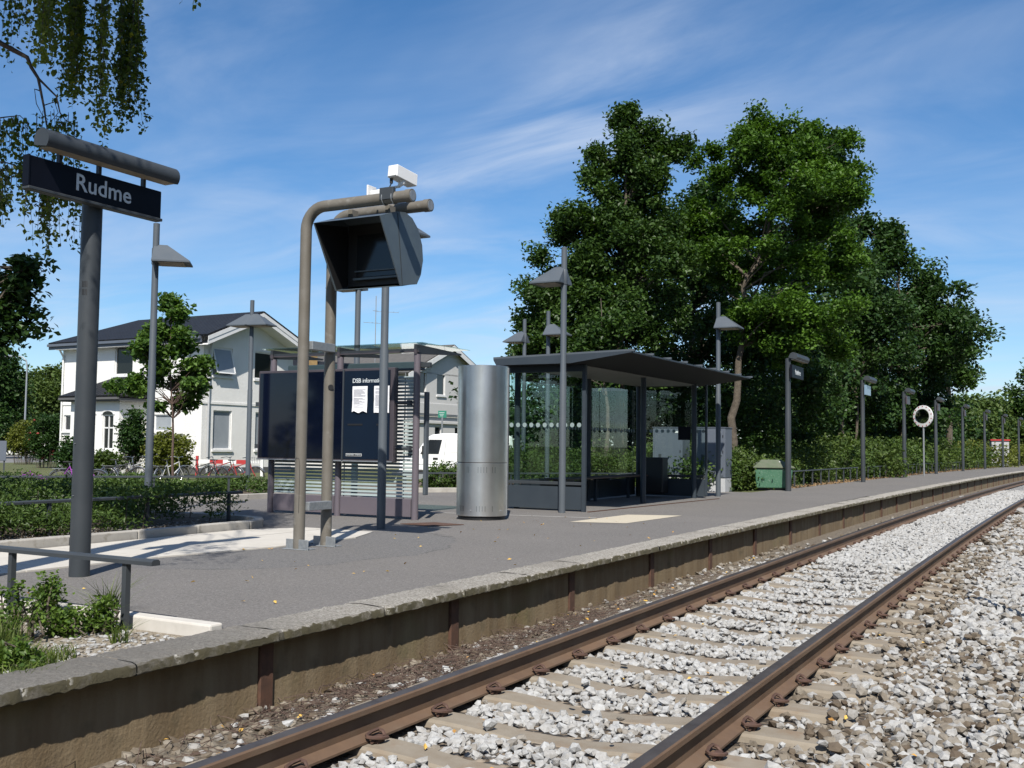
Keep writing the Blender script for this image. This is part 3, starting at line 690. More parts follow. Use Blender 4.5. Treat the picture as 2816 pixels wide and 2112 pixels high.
# ------------------------------------------------------------------ ballast stones
def stones(name, cen, rad, v, seed, m='stone', flat=0.75):
    rng = np.random.default_rng(seed); n = len(cen)
    t = (1 + 5 ** 0.5) / 2
    iv = np.array([(-1, t, 0), (1, t, 0), (-1, -t, 0), (1, -t, 0), (0, -1, t), (0, 1, t), (0, -1, -t), (0, 1, -t), (t, 0, -1), (t, 0, 1), (-t, 0, -1), (-t, 0, 1)], float)
    iv /= np.linalg.norm(iv[0])
    fi = np.array([(0, 11, 5), (0, 5, 1), (0, 1, 7), (0, 7, 10), (0, 10, 11), (1, 5, 9), (5, 11, 4), (11, 10, 2), (10, 7, 6), (7, 1, 8), (3, 9, 4), (3, 4, 2), (3, 2, 6), (3, 6, 8), (3, 8, 9), (4, 9, 5), (2, 4, 11), (6, 2, 10), (8, 6, 7), (9, 8, 1)])
    P = iv[None] * rng.uniform(0.62, 1.25, (n, 12, 1))
    P = P * rng.uniform(0.65, 1.35, (n, 1, 3))
    q = rng.normal(size=(n, 4)); q /= np.linalg.norm(q, axis=1)[:, None]; w, x, y, z = q.T
    Rm = np.stack([1 - 2 * (y * y + z * z), 2 * (x * y - z * w), 2 * (x * z + y * w), 2 * (x * y + z * w), 1 - 2 * (x * x + z * z), 2 * (y * z - x * w), 2 * (x * z - y * w), 2 * (y * z + x * w), 1 - 2 * (x * x + y * y)], 1).reshape(n, 3, 3)
    P = np.einsum('nij,nkj->nki', Rm, P); P[:, :, 2] *= flat
    P = P * rad[:, None, None] + cen[:, None, :]
    f = (fi[None] + (np.arange(n) * 12)[:, None, None]).reshape(-1, 3)
    o = mesh_np(name, P.reshape(-1, 3), f, m, None, np.repeat(v, 12))
    return tag(o, kind='stuff')
def jgrid(t0, t1, s0, s1, d, rng):
    nt_, ns_ = max(1, int((t1 - t0) / d)), max(1, int((s1 - s0) / d))
    T, S = np.meshgrid(np.linspace(t0, t1, nt_), np.linspace(s0, s1, ns_))
    T = T.ravel() + rng.uniform(-.5, .5, T.size) * d; S = S.ravel() + rng.uniform(-.5, .5, S.size) * d
    return T, S
def ballast():
    rng = np.random.default_rng(5); out = []
    def zone(t0, t1, s0, s1, d, r, zc, zj, vm, vs_, white=0.0, keep=1.0, sleep=True):
        T, S = jgrid(t0, t1, s0, s1, d, rng); k = rng.uniform(0, 1, T.size) < keep; T, S = T[k], S[k]; n = T.size
        R = r * rng.uniform(0.6, 1.35, n); Z = zc + rng.normal(size=n) * zj
        vv = np.clip(rng.normal(vm, vs_, n), 0, 1); w = rng.uniform(0, 1, n) < white; vv[w] = rng.uniform(0.7, 1, w.sum())
        ok = (abs(T - RL) > 0.085 + R * 0.6) & (abs(T - RR) > 0.085 + R * 0.6)
        if sleep:
            ph = np.abs((S - S0 + SD / 2) % SD - SD / 2); on = (ph < 0.118) & (T > -3.62) & (T < -1.08)
            stray = rng.uniform(0, 1, n) < np.where((T > -1.5) & (T > -1.25 - 0.0 * S), 0.45, np.where(S > 12, 0.25, 0.012))
            ok &= (~on) | stray; Z = np.where(on & stray, RTOP - 0.165 + R * 0.45, Z)
        T, S, Z, R, vv = T[ok], S[ok], Z[ok], R[ok], vv[ok]
        out.append((np.stack([T + bend(S), S, Z], 1), R, vv))
    # between the rails: fresh pale stone
    zone(-3.02, -1.68, 2.2, 8, 0.040, 0.026, -0.425, 0.010, 0.80, 0.16)
    zone(-3.02, -1.68, 8, 14, 0.046, 0.028, -0.418, 0.010, 0.83, 0.14)
    zone(-3.02, -1.68, 13.5, 24, 0.058, 0.034, -0.395, 0.010, 0.85, 0.12, sleep=False)
    zone(-3.02, -1.68, 24, 42, 0.10, 0.055, -0.402, 0.010, 0.85, 0.12, sleep=False)
    # towards the wall: old brown stone, some white ones thrown over by the rail
    zone(-3.98, -3.18, 2.0, 8, 0.052, 0.026, -0.440, 0.008, 0.30, 0.15, white=0.05, keep=0.75)
    zone(-3.60, -3.18, 2.0, 6, 0.075, 0.030, -0.422, 0.008, 0.62, 0.25, white=0.35, keep=0.5)
    zone(-3.55, -3.18, 6, 14, 0.055, 0.028, -0.418, 0.008, 0.75, 0.2, white=0.5, keep=0.85)
    zone(-3.98, -3.50, 8, 16, 0.07, 0.028, -0.440, 0.008, 0.34, 0.15, white=0.10, keep=0.6)
    zone(-3.50, -3.18, 14, 40, 0.085, 0.04, -0.425, 0.01, 0.45, 0.2, white=0.15, keep=0.8)
    # outside the far rail
    zone(-1.52, -0.95, 2.0, 9, 0.046, 0.029, -0.425, 0.012, 0.36, 0.17, white=0.22)
    zone(-0.98, 0.3, 2.0, 9, 0.046, 0.031, -0.425, 0.012, 0.46, 0.22, white=0.22)
    zone(-1.52, -0.95, 9, 16, 0.056, 0.032, -0.42, 0.012, 0.34, 0.17, white=0.15)
    zone(-0.98, 0.5, 9, 16, 0.060, 0.037, -0.42, 0.014, 0.72, 0.2, white=0.4)
    zone(-1.52, 0.6, 16, 26, 0.085, 0.048, -0.42, 0.014, 0.50, 0.22, white=0.2)
    zone(-1.52, 1.6, 26, 60, 0.17, 0.085, -0.43, 0.014, 0.42, 0.22, white=0.15)
    zone(0.3, 2.2, 2.0, 16, 0.10, 0.045, -0.45, 0.014, 0.55, 0.24, white=0.2)
    cen = np.concatenate([o[0] for o in out]); R = np.concatenate([o[1] for o in out]); v = np.concatenate([o[2] for o in out])
    stones('ballast_stones', cen, R, v, 8)
ballast()
def litter():
    rng = np.random.default_rng(21)
    # dead twigs swept against the wall
    tb = MB()
    for i in range(1500):
        s = rng.choice([rng.normal(5.6, 0.8), rng.normal(7.7, 0.8), rng.uniform(2.5, 12)], p=[0.45, 0.25, 0.30]); t = -3.75 + abs(rng.normal()) * 0.14 * rng.choice([-0.8, 1.5])
        t = min(max(t, -4.0), -3.25); L = rng.uniform(0.05, 0.22); a = rng.normal(0.2, 0.9); el = rng.normal(0, 0.12); z = -0.415 + abs(rng.normal()) * 0.012
        p0 = V3(t, s, z); d = V3(math.sin(a) * math.cos(el), math.cos(a) * math.cos(el), math.sin(el)) * L
        tb.tube([p0, p0 + d * 0.5 + rng.normal(size=3) * 0.012, p0 + d], [0.0028, 0.0024, 0.0012], 3, cap=False)
    tag(tb.build('dead_twigs', 'twig'), kind='stuff')
    n = 210; P = np.zeros((n, 3)); z = np.zeros(n)
    for i in range(n):
        q = rng.uniform()
        if q < 0.36: P[i] = (rng.uniform(-3.95, -3.3), rng.uniform(3, 14), -0.41)
        elif q < 0.66: P[i] = (rng.uniform(-3.0, 0.0), rng.uniform(3.4, 9), -0.392)
        else:
            s = rng.uniform(4.6, 14); P[i] = (rng.uniform(-7.2, -4.3), s, 0.008)
    a = rng.uniform(0, 6.28, n); ax = np.stack([np.cos(a), np.sin(a), np.zeros(n)], 1)
    leaves_obj('fallen_leaves', P + [0, 0, 0.004], 0.038, 'litter', None, rng.uniform(0, 1, n), rng, 1.6, 0.5, ax)['kind'] = 'stuff'
    # dark leaf litter and chippings over the beds
    cen = []; vv = []
    for (t0, t1, s0, s1, z, k) in [(-9.9, -8.95, 5.0, 9.9, 0.05, 1500), (-4.9, -4.36, 2.2, 4.3, -0.04, 900), (-7.0, -4.9, 2.6, 4.3, -0.04, 900)]:
        cen.append(np.stack([rng.uniform(t0, t1, k), rng.uniform(s0, s1, k), np.full(k, z)], 1)); vv.append(rng.uniform(0.15, 0.75, k) if t0 < -9 else rng.uniform(0.3, 1.0, k))
    cen = np.concatenate(cen); stones('bed_chippings', cen, rng.uniform(0.006, 0.018, len(cen)), np.concatenate(vv), 9, flat=0.5)
    # leaf drift along the back of the platform
    n = 5000; s = rng.uniform(27, 95, n); t = -6.75 - abs(rng.normal(size=n)) * 0.3 + bend(s)
    leaves_obj('leaf_drift', np.stack([t, s, np.full(n, 0.012)], 1), 0.08, 'litter_dull', None, rng.uniform(0, 0.45, n), rng, 1.6)['kind'] = 'stuff'
litter()

# ================================================================== KERBS AND RAILINGS
def polyline(pts, step):
    out = []; pts = [np.array(p, float) for p in pts]
    for a, c in zip(pts[:-1], pts[1:]):
        k = max(1, int(round(np.linalg.norm(c - a) / step)))
        out += [a + (c - a) * i / k for i in range(k)]
    return out + [pts[-1]]
def kerb(label, pts, w, z0, z1, step, m):
    t = thing('kerb', label, 'kerb', (*pts[0][:2], 0)); o = np.array([*pts[0][:2]]); P = polyline([p[:2] for p in pts], step)
    for a, c in zip(P[:-1], P[1:]):
        d = nrm(c - a); nn = np.array([-d[1], d[0]]); bb = MB()
        L = np.linalg.norm(c - a); mid = (a + c) / 2 - o
        bb.box((0, 0, (z0 + z1) / 2), (L - 0.008, w, z1 - z0)); k = bb.build('kerb_stone', m, t, bevel=0.012, bseg=2)
        k.location = (mid[0], mid[1], random.uniform(-0.003, 0.003)); k.rotation_euler = (0, 0, math.atan2(d[1], d[0]))
    return t
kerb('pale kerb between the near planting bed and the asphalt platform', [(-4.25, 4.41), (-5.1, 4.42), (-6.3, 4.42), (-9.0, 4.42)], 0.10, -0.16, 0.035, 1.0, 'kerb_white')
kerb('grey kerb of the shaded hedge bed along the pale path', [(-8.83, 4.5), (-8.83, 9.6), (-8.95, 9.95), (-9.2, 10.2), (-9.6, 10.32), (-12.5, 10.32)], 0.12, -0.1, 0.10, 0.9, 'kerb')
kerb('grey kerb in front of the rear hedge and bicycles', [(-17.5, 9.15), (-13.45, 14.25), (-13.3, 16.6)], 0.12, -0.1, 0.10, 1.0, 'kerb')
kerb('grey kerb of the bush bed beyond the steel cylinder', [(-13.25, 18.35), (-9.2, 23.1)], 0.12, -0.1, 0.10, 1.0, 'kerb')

def railing(label, pts, ztop, spacing, w=0.062, h=0.034, pw=0.035, zb=-0.04, ends=(0.3, 0.3), bvl=0.008):
    t = thing('railing', label, 'railing', (*pts[0][:2], 0)); o = np.array([*pts[0][:2]])
    P = [np.array(p[:2], float) - o for p in pts]
    for i, (a, c) in enumerate(zip(P[:-1], P[1:])):
        d = nrm(c - a); L = np.linalg.norm(c - a); an = math.atan2(d[1], d[0])
        e0 = ends[0] if i == 0 else 0; e1 = ends[1] if i == len(P) - 2 else 0
        bb = MB(); x0, x1 = -e0, L + e1
        bb.prism([(-w / 2, -h), (w / 2, -h), (w / 2, -h * 0.35), (w * 0.28, 0), (-w * 0.28, 0), (-w / 2, -h * 0.35)], 'x', x0, x1)
        r = bb.build('rail', 'dark_metal', t); r.location = (a[0], a[1], ztop); r.rotation_euler = (0, 0, an)
        k = max(1, int(round(L / spacing)))
        for j in range(k + 1):
            if j == 0 and i > 0: continue
            q = a + (c - a) * j / k; bb = MB(); bb.box((0, 0, (ztop - h + zb) / 2), (pw, pw, ztop - h - zb))
            p = bb.build('post', 'dark_metal', t); p.location = (q[0], q[1], 0); p.rotation_euler = (0, 0, an)
    return t
nr = railing('low grey railing in front of the near shrubs, its end open by the platform wall', [(-4.86, 4.30), (-9.0, 4.36)], 0.375, 0.95, ends=(0.24, 0.3))
railing('low grey railing inside the shaded hedge bed along the pale path', [(-9.5, 10.0), (-9.5, 3.4)], 0.42, 1.3, zb=0.0, ends=(0.22, 0.3))
railing('low grey railing in front of the rear hedge and bicycles', [(-13.65, 14.35), (-17.7, 9.3)], 0.43, 1.25, zb=0.0, ends=(0.2, 0.3))
railing('low grey railing between the shelter and the bushes', [(-12.9, 18.95), (-8.9, 23.6)], 0.43, 1.25, zb=0.0)
for i, (a, c) in enumerate([(27.6, 36.6), (38.4, 41.5), (44.2, 56), (57, 67)]):
    pts = [(-6.98 + float(bend(s)), s) for s in np.linspace(a, c, 4)]
    railing(['low grey railing beside the green grit bin', 'short low grey railing behind the second tall sign post', 'low grey railing behind the round traffic mirror', 'low grey railing at the far end of the platform'][i], pts, 0.45, 1.0, w=0.05, h=0.03, pw=0.035, ends=(0.1, 0.1))

# ================================================================== STATION SIGN
def light_tube(b, x, y0, y1, z, r=0.082):
    """half-round light housing running along y, flat pale underside facing down and to the track"""
    n = 14; pr = []
    for i in range(n + 1):
        a = math.radians(205 - 250 * i / n); pr.append((x + r * math.cos(a), z + r * math.sin(a)))
    b.prism(pr, 'y', y0, y1); return pr
sg = thing('station_sign', 'dark station name sign reading Rudme on a thick grey post with lamp tube', 'station sign', (-6.8, 5.56, 0))
bb = MB(); bb.lathe([(0.077, -0.02), (0.077, 2.95), (0.077, 3.05)], 28); po = bb.build('post', 'dark_metal', sg, smooth=40)
bb = MB()
for i in range(4):
    for j in (0, 1):
        a = -0.95 - i * 0.15; bb.box((0.0765 * math.cos(a), 0.0765 * math.sin(a), 2.26 - j * 0.062), (0.004, 0.006, 0.046), rz=a)
bb.build('loudspeaker_slot', 'black', po)
bb = MB()
for zz_ in (0.62, 1.02): bb.lathe([(0.006, 0), (0.006, 0.004)], 8, (0.0, -0.081, zz_))
bb.build('screw', 'galv', po)
b0, b1 = 4.885 - 5.56, 6.125 - 5.56
bb = MB(); bb.mm((0.085, b0, 2.885), (0.145, b1, 3.115)); bd = bb.build('sign_board', 'navy', sg, bevel=0.006)
bb = MB(); bb.mm((0.075, b0 - 0.01, 2.865), (0.155, b1 + 0.01, 2.888)); bb.build('lower_trim', 'dark_metal', bd, bevel=0.004)
bb = MB(); bb.mm((0.083, b0 - 0.012, 2.889), (0.152, b0 - 0.001, 3.117)); bb.build('end_cap', 'navy', bd)
text_part('lettering', 'Rudme', 0.185, 'letter', bd, (0.1465, 5.275 - 5.56, 2.945), (math.pi / 2, 0, math.pi / 2), 0.002, 1.02, 0.002)
l0, l1 = 4.93 - 5.56, 6.19 - 5.56
bb = MB(); pr = light_tube(bb, 0.20, l0, l1, 3.235); lt = bb.build('lamp_housing', 'dark_metal', sg, smooth=35)
bb = MB(); bb.mm((0.145, l0 + 0.03, 3.175), (0.255, l1 - 0.03, 3.1865)); bb.build('diffuser', 'lamp_under', lt)
for y in (-0.42, -0.06, 0.38):
    bb = MB(); bb.mm((0.10, y, 3.113), (0.135, y + 0.025, 3.21)); bb.build('bracket', 'dark_metal', sg)

# ================================================================== LAMP POSTS
def lamp_post():
    t = thing('lamp_post', 'x', 'lamp post')
    bb = MB(); bb.lathe([(0.054, -0.05), (0.054, 2.2), (0.048, 2.22), (0.046, 4.2), (0.03, 4.205)], 18); bb.build('pole', 'mid_metal', t, smooth=40)
    bb = MB(); bb.lathe([(0.052, 3.60), (0.056, 3.61), (0.056, 3.83), (0.052, 3.84)], 18); bb.build('collar', 'mid_metal', t, smooth=40)
    return t
def lamp_head(t, rz, z=3.64):
    bb = MB(); A = [(-0.03, -0.235, 0), (0.50, -0.235, 0), (0.50, 0.235, 0), (-0.03, 0.235, 0), (-0.02, -0.02, 0.25), (0.16, -0.012, 0.25), (0.16, 0.012, 0.25), (-0.02, 0.02, 0.25)]
    bb.add(A, [(0, 1, 5, 4), (1, 2, 6, 5), (2, 3, 7, 6), (3, 0, 4, 7), (4, 5, 6, 7)])
    rim = [(-0.03, -0.235, -0.022), (0.50, -0.235, -0.022), (0.50, 0.235, -0.022), (-0.03, 0.235, -0.022)]
    bb.add(A[:4] + rim, [(0, 4, 5, 1), (1, 5, 6, 2), (2, 6, 7, 3), (3, 7, 4, 0), (4, 7, 6, 5)])
    h = bb.build('lamp_hood', 'mid_metal', t); h.location = (0, 0, z); h.rotation_euler = (0, 0, rz)
    bb = MB(); bb.mm((0.06, -0.20, -0.030), (0.41, 0.20, -0.0225)); bb.build('diffuser', 'lamp_under', h)
    return h
GL = 'grey lamp posts with wedge hoods'
lp = {}
UP, DN = 0.0, math.pi     # hood reaching towards the track / away from it
specs = [((-11.72, 10.71), [math.radians(40)], 'grey lamp post rising from the dark hedge behind the station name sign'),
         ((-7.56, 10.59), [UP], 'grey lamp post directly in front of the information board'),
         ((-7.14, 14.84), [DN], 'grey lamp post at the glazed end of the shelter'),
         ((-6.84, 21.96), [UP], 'grey lamp post by the cabinets at the far end of the shelter'),
         ((-16.13, 17.54), [math.radians(190), math.radians(10)], 'grey lamp post with two hoods in front of the white gabled house'),
         ((-10.51, 13.95), [DN], 'grey lamp post behind the information board'),
         ((-12.14, 22.99), [DN], 'grey lamp post behind the shelter, hood turned to the house'),
         ((-10.90, 21.83), [UP], 'grey lamp post behind the shelter, hood turned to the trees')]
for (x, y), hs, lab in specs:
    t = lamp_post(); t.location = (x, y, 0); t['label'] = lab; t['group'] = GL
    for a in hs: lamp_head(t, a)

# ================================================================== TWIN PIPES WITH MONITOR AND CAMERA
tp = thing('pipe_gantry', 'taupe twin pipe gantry bent over at the top, carrying a monitor hood', 'gantry', (-6.78, 8.12, 0))
def bent(y, zt, xe):
    R = 0.22; pts = [(0, y, -0.02), (0, y, 1.0), (0, y, 2.0), (0, y, zt - R)]
    for i in range(1, 8):
        a = math.pi / 2 * i / 7; pts.append((R - R * math.cos(a), y, zt - R + R * math.sin(a)))
    return pts + [(xe * 0.6, y, zt), (xe, y, zt)]
for y, xe in ((0.0, 1.27), (0.42, 1.20)):
    bb = MB(); bb.tube(bent(y, 3.40, xe), 0.057, 18); p = bb.build('pipe', 'pipe', tp, smooth=40)
    bb = MB(); bb.tube([(xe - 0.06, y, 3.40), (xe + 0.006, y, 3.40)], 0.063, 20); p2 = bb.build('end_collar', 'pipe', p, smooth=40)
    bb = MB(); bb.tube([(xe + 0.006, y, 3.40), (xe + 0.010, y, 3.40)], 0.050, 20); bb.build('end_cap', 'galv', p, smooth=40)
    bb = MB(); bb.box((-0.085, y - 0.03, 0.045), (0.10, 0.012, 0.11)); bb.box((0.10, y - 0.05, 0.045), (0.13, 0.012, 0.11), rz=-0.1); bb.box((0.0, y, 0.004), (0.30, 0.16, 0.008)); bb.build('foot_plate', 'galv', p, bevel=0.003)
bb = MB(); bb.tube([(-0.02, -0.0585, 0.88), (-0.012, -0.0585, 0.90), (0.022, -0.055, 0.89), (0.030, -0.051, 0.83), (0.030, -0.051, 0.36)], 0.0022, 4); bb.build('hatch_seam', 'black', tp)
for z in (0.42, 2.02):
    bb = MB(); bb.box((0.055, 0.21, z), (0.075, 0.36, 0.085)); bb.build('cross_bracket', 'galv', tp, bevel=0.004)
bb = MB(); bb.tube([(0.047, 0.385, 1.62), (0.052, 0.381, 1.62)], 0.028, 14); bb.build('cable_hole', 'black', tp)
# monitor hood: side profile in y (along track) and z, extruded across
mo = thing('monitor_hood', 'slate grey monitor hood with dark recessed screen hanging from the pipe gantry', 'monitor', (-6.16, 8.3, 2.58))
x0, x1 = -0.40, 0.40
ypf = [(-0.34, 0.62), (-0.06, 0.715), (0.08, 0.735), (0.20, 0.70), (0.31, 0.61), (0.385, 0.46), (0.405, 0.31), (0.37, 0.16), (0.30, 0.055), (0.05, 0.012), (0.02, 0.0)]
th_ = 0.012
bb = MB(); n = len(ypf)
for x, s_ in ((x0, 1), (x1, -1)):          # two side cheeks
    bb.prism(ypf, 'x', x, x + s_ * th_)
for i in range(n - 1):                     # skin: top, curved back, bottom
    (y0_, z0_), (y1_, z1_) = ypf[i], ypf[i + 1]; d = nrm(np.array([y1_ - y0_, z1_ - z0_])); nn = np.array([d[1], -d[0]]) * th_ * -1
    bb.add([(x0, y0_, z0_), (x1, y0_, z0_), (x1, y1_, z1_), (x0, y1_, z1_)], [(0, 1, 2, 3)])
bb.build('hood', 'monitor', mo, smooth=20)
bb = MB(); bb.add([(x0 + 0.013, -0.33, 0.615), (x1 - 0.013, -0.33, 0.615), (x1 - 0.013, -0.05, 0.708), (x0 + 0.013, -0.05, 0.708), (x0 + 0.013, 0.06, 0.005), (x1 - 0.013, 0.06, 0.005), (x1 - 0.013, 0.30, 0.06), (x0 + 0.013, 0.30, 0.06)],
                 [(0, 1, 2, 3), (4, 5, 6, 7)])
for x in (x0 + 0.0135, x1 - 0.0135): bb.add([(x, -0.33, 0.61), (x, 0.19, 0.68), (x, 0.26, 0.08), (x, 0.03, 0.01)], [(0, 1, 2, 3)])
bb.build('inner_lining', 'black', mo)
bb = MB(); bb.mm((x0 + 0.02, 0.20, 0.06), (x1 - 0.02, 0.215, 0.69)); bb.build('screen_surround', 'black', mo)
bb = MB(); bb.mm((-0.26, 0.185, 0.15), (0.26, 0.20, 0.58)); bb.build('screen', 'screen', mo)
bb = MB(); bb.mm((-0.27, 0.14, 0.115), (0.30, 0.185, 0.135)); bb.mm((-0.27, 0.16, 0.20), (0.30, 0.183, 0.212)); bb.build('ledge', 'monitor', mo)
bb = MB(); bb.tube([(x1 + 0.002, -0.055, 0.70), (x1 + 0.002, 0.045, 0.02)], 0.003, 4); bb.build('side_seam', 'black', mo)
for x in (-0.2, 0.25):
    bb = MB(); bb.mm((x, -0.05, 0.72), (x + 0.05, 0.05, 0.79)); bb.build('hanger', 'pipe', mo)
# surveillance camera
cc = thing('security_camera', 'white box security camera on a bracket on top of the pipe gantry', 'security camera', (-5.95, 8.30, 3.455))
bb = MB(); bb.box((0.17, 0.05, 0.215), (0.12, 0.32, 0.12), rz=math.radians(-4), rx=math.radians(-6)); hd = bb.build('housing', 'white_plastic', cc, bevel=0.006)
bb = MB(); bb.box((0.16, -0.112, 0.232), (0.10, 0.004, 0.10), rz=math.radians(-4), rx=math.radians(-6)); bb.build('rear_plate', 'white_plastic', hd)
bb = MB(); bb.tube([(0.19, 0.02, 0.175), (0.19, 0.02, 0.135), (0.16, 0.0, 0.11)], [0.03, 0.028, 0.02], 10); bb.tube([(0.17, 0.01, 0.105), (0.0, -0.02, 0.085), (-0.14, -0.03, 0.07)], 0.014, 8); bb.build('arm', 'white_plastic', cc, smooth=40)
bb = MB(); bb.mm((-0.155, -0.10, -0.01), (-0.135, 0.04, 0.13)); bb.mm((-0.135, -0.06, 0.02), (0.02, 0.0, 0.07)); bb.build('wall_plate', 'white_plastic', cc, bevel=0.004)
bb = MB(); bb.tube([(0.12, -0.07, 0.17), (0.12, -0.07, 0.12), (0.085, -0.07, 0.06), (0.04, -0.08, 0.02), (-0.05, -0.08, 0.0)], 0.006, 6); bb.lathe([(0.016, 0.12), (0.016, 0.175)], 10, (0.12, -0.07, 0)); bb.build('cable', 'black', cc, smooth=40)
bb = MB(); bb.box((0.18, -0.215, -0.02), (0.16, 0.05, 0.12)); bb.build('junction_box', 'dark_metal', cc, bevel=0.005)
for x in (0.13, 0.24): bb = MB(); bb.torus((x, -0.18, -0.056), 0.062, 0.006, 'x', 18, 5); bb.build('hose_clamp', 'galv', cc)

# ================================================================== INFORMATION BOARD
ib = thing('information_board', 'dark blue information board with notices and plum posts in front of glass slats', 'information board', (-9.44, 12.12, 0))
def ib_(t, s, z): return (t + 9.44, s - 12.12, z)
for t, s in ((-10.70, 12.14), (-9.44, 12.14), (-8.10, 12.14)):
    bb = MB(); bb.lathe([(0.048, -0.03), (0.048, 2.30)], 18, ib_(t, s, 0)); bb.build('post', 'plum', ib, smooth=40)
    bb = MB(); x, y, _ = ib_(t, s, 0)
    bb.prism([(y - 0.06, 2.30), (y - 0.06, 2.44), (y + 1.15, 2.40), (y + 1.15, 2.375)], 'x', x - 0.022, x + 0.022); bb.build('roof_arm', 'plum_dark', ib, bevel=0.003)
bb = MB(); bb.mm(ib_(-10.75, 12.10, 2.33), ib_(-8.05, 12.16, 2.38)); bb.build('top_beam', 'plum_dark', ib)
bb = MB(); bb.mm(ib_(-10.85, 12.02, 2.445), ib_(-7.95, 13.32, 2.457)); bb.build('glass_canopy', 'canopy_glass', ib)
bb = MB(); bb.mm(ib_(-10.62, 12.36, 2.10), ib_(-8.2, 12.50, 2.22)); bb.build('light_box', 'mid_metal', ib, bevel=0.01)
for t0, t1 in ((-10.64, -9.50), (-9.38, -8.16)):
    bb = MB(); bb.mm(ib_(t0, 12.12, 0.035), ib_(t1, 12.16, 0.285)); bb.build('base_panel', 'plum', ib, bevel=0.004)
    bb = MB(); bb.box((0, 0, 0), (t1 - t0, 0.012, 0.030)); s0_ = bb.build('glass_slat', 'slat_glass', ib)
    k = 0; zc = 0.315
    while zc < 2.0:
        o = s0_ if k == 0 else inst(s0_, ib, (0, 0, 0))
        x, y, _ = ib_((t0 + t1) / 2, 12.15, 0); o.location = (x, y, zc); o.rotation_euler = (math.radians(-28), 0, 0)
        zc += 0.0505; k += 1
bb = MB()
for t in (-9.52, -9.36, -8.32, -8.17): bb.mm(ib_(t - 0.006, 12.172, 0.28), ib_(t + 0.006, 12.182, 2.05))
bb.build('slat_rod', 'galv', ib)
cs = MB(); cs.mm(ib_(-10.80, 11.93, 0.79), ib_(-8.34, 12.04, 2.11)); case = cs.build('display_case', 'plum_dark', ib, bevel=0.008)
for (t0, t1, m_, nm) in ((-10.77, -9.225, 'navy_panel', 'poster_panel'), (-9.195, -8.40, 'slate_panel', 'notice_panel')):
    bb = MB(); bb.mm(ib_(t0, 11.922, 0.83), ib_(t1, 11.931, 2.075)); bb.build(nm, m_, case)
bb = MB(); bb.mm(ib_(-9.222, 11.915, 0.80), ib_(-9.198, 11.931, 2.10)); bb.build('mullion', 'dark_metal', case)
bb = MB(); bb.mm(ib_(-10.80, 11.915, 0.792), ib_(-8.35, 11.931, 0.806)); bb.build('lower_rim', 'galv', case)
yq = 11.9205 - 12.12
text_part('lettering_heading', 'DSB', 0.088, 'letter', case, (-9.05 + 9.44, yq, 1.905), (math.pi / 2, 0, 0), 0.001, 0.95, 0.001)
text_part('lettering', 'information', 0.088, 'letter', case, (-8.875 + 9.44, yq, 1.905), (math.pi / 2, 0, 0), 0.001, 0.90)
def notice(t0, t1, z0, z1, curl, seed, lines):
    rng = np.random.default_rng(seed); nx, nz = 8, 12; vs = []
    for j in range(nz + 1):
        for i in range(nx + 1):
            x = t0 + (t1 - t0) * i / nx; z = z0 + (z1 - z0) * j / nz
            if j == 0: z += curl * (0.5 + 0.5 * math.sin(i * 1.3)) * 0.03
            vs.append(ib_(x, 11.916 - 0.004 * abs(math.sin(i * 0.8 + j * 0.5)) - (0.012 * (1 - j / 3) if j < 3 else 0) * curl, z))
    fs = [(j * (nx + 1) + i, j * (nx + 1) + i + 1, (j + 1) * (nx + 1) + i + 1, (j + 1) * (nx + 1) + i) for j in range(nz) for i in range(nx)]
    bb = MB(); bb.add(vs, fs); o = bb.build('paper_notice', 'paper', case, smooth=60)
    if lines:
        bb = MB(); z = z1 - 0.035
        while z > z0 + 0.07:
            if rng.uniform() < 0.85:
                w = (t1 - t0 - 0.05) * rng.uniform(0.35, 1.0); bb.mm(ib_(t0 + 0.025, 11.9085, z), ib_(t0 + 0.025 + w, 11.9088, z + 0.0035))
            z -= 0.0135
        bb.build('print_rows', 'ink', case)
notice(-9.04, -8.78, 1.475, 1.855, 1.0, 4, True)
notice(-8.665, -8.405, 1.475, 1.855, 0.2, 6, True)
for t0, t1 in ((-9.12, -8.86), (-8.62, -8.46)):
    bb = MB(); bb.mm(ib_(t0, 11.918, 1.30), ib_(t1, 11.9225, 1.325)); bb.build('holder_lip', 'black', case)
bb = MB(); bb.mm(ib_(-9.14, 11.919, 0.868), ib_(-8.865, 11.9222, 0.905)); bb.build('maker_plate', 'white', case)
bb = MB(); bb.mm(ib_(-9.135, 11.9175, 0.873), ib_(-8.87, 11.9192, 0.900)); bb.build('maker_plate_field', 'black', case)
bb = MB()
for i in range(16):
    if i in (9,): continue
    bb.mm(ib_(-9.125 + i * 0.0155, 11.9165, 0.880 + 0.002 * (i % 3)), ib_(-9.125 + i * 0.0155 + 0.009, 11.9176, 0.893))
bb.build('maker_plate_print', 'letter', case)
for z in (1.62, 0.99):
    bb = MB(); bb.tube([ib_(-8.36, 12.0, z), ib_(-8.16, 12.06, z)], 0.026, 10); bb.mm(ib_(-8.19, 12.03, z - 0.035), ib_(-8.14, 12.1, z + 0.035)); bb.build('case_arm', 'dark_metal', ib)
    bb = MB(); bb.mm(ib_(-10.90, 11.98, z - 0.03), ib_(-10.79, 12.06, z + 0.03)); bb.build('case_arm', 'dark_metal', ib)
bb = MB(); bb.mm(ib_(-8.045, 12.24, 0.34), ib_(-8.0, 12.32, 1.78)); bb.build('side_panel', 'mid_metal', ib, bevel=0.006)
bb = MB(); bb.mm(ib_(-8.13, 12.19, 2.12), ib_(-7.93, 12.26, 2.19)); bb.build('side_lamp', 'dark_metal', ib, bevel=0.006)

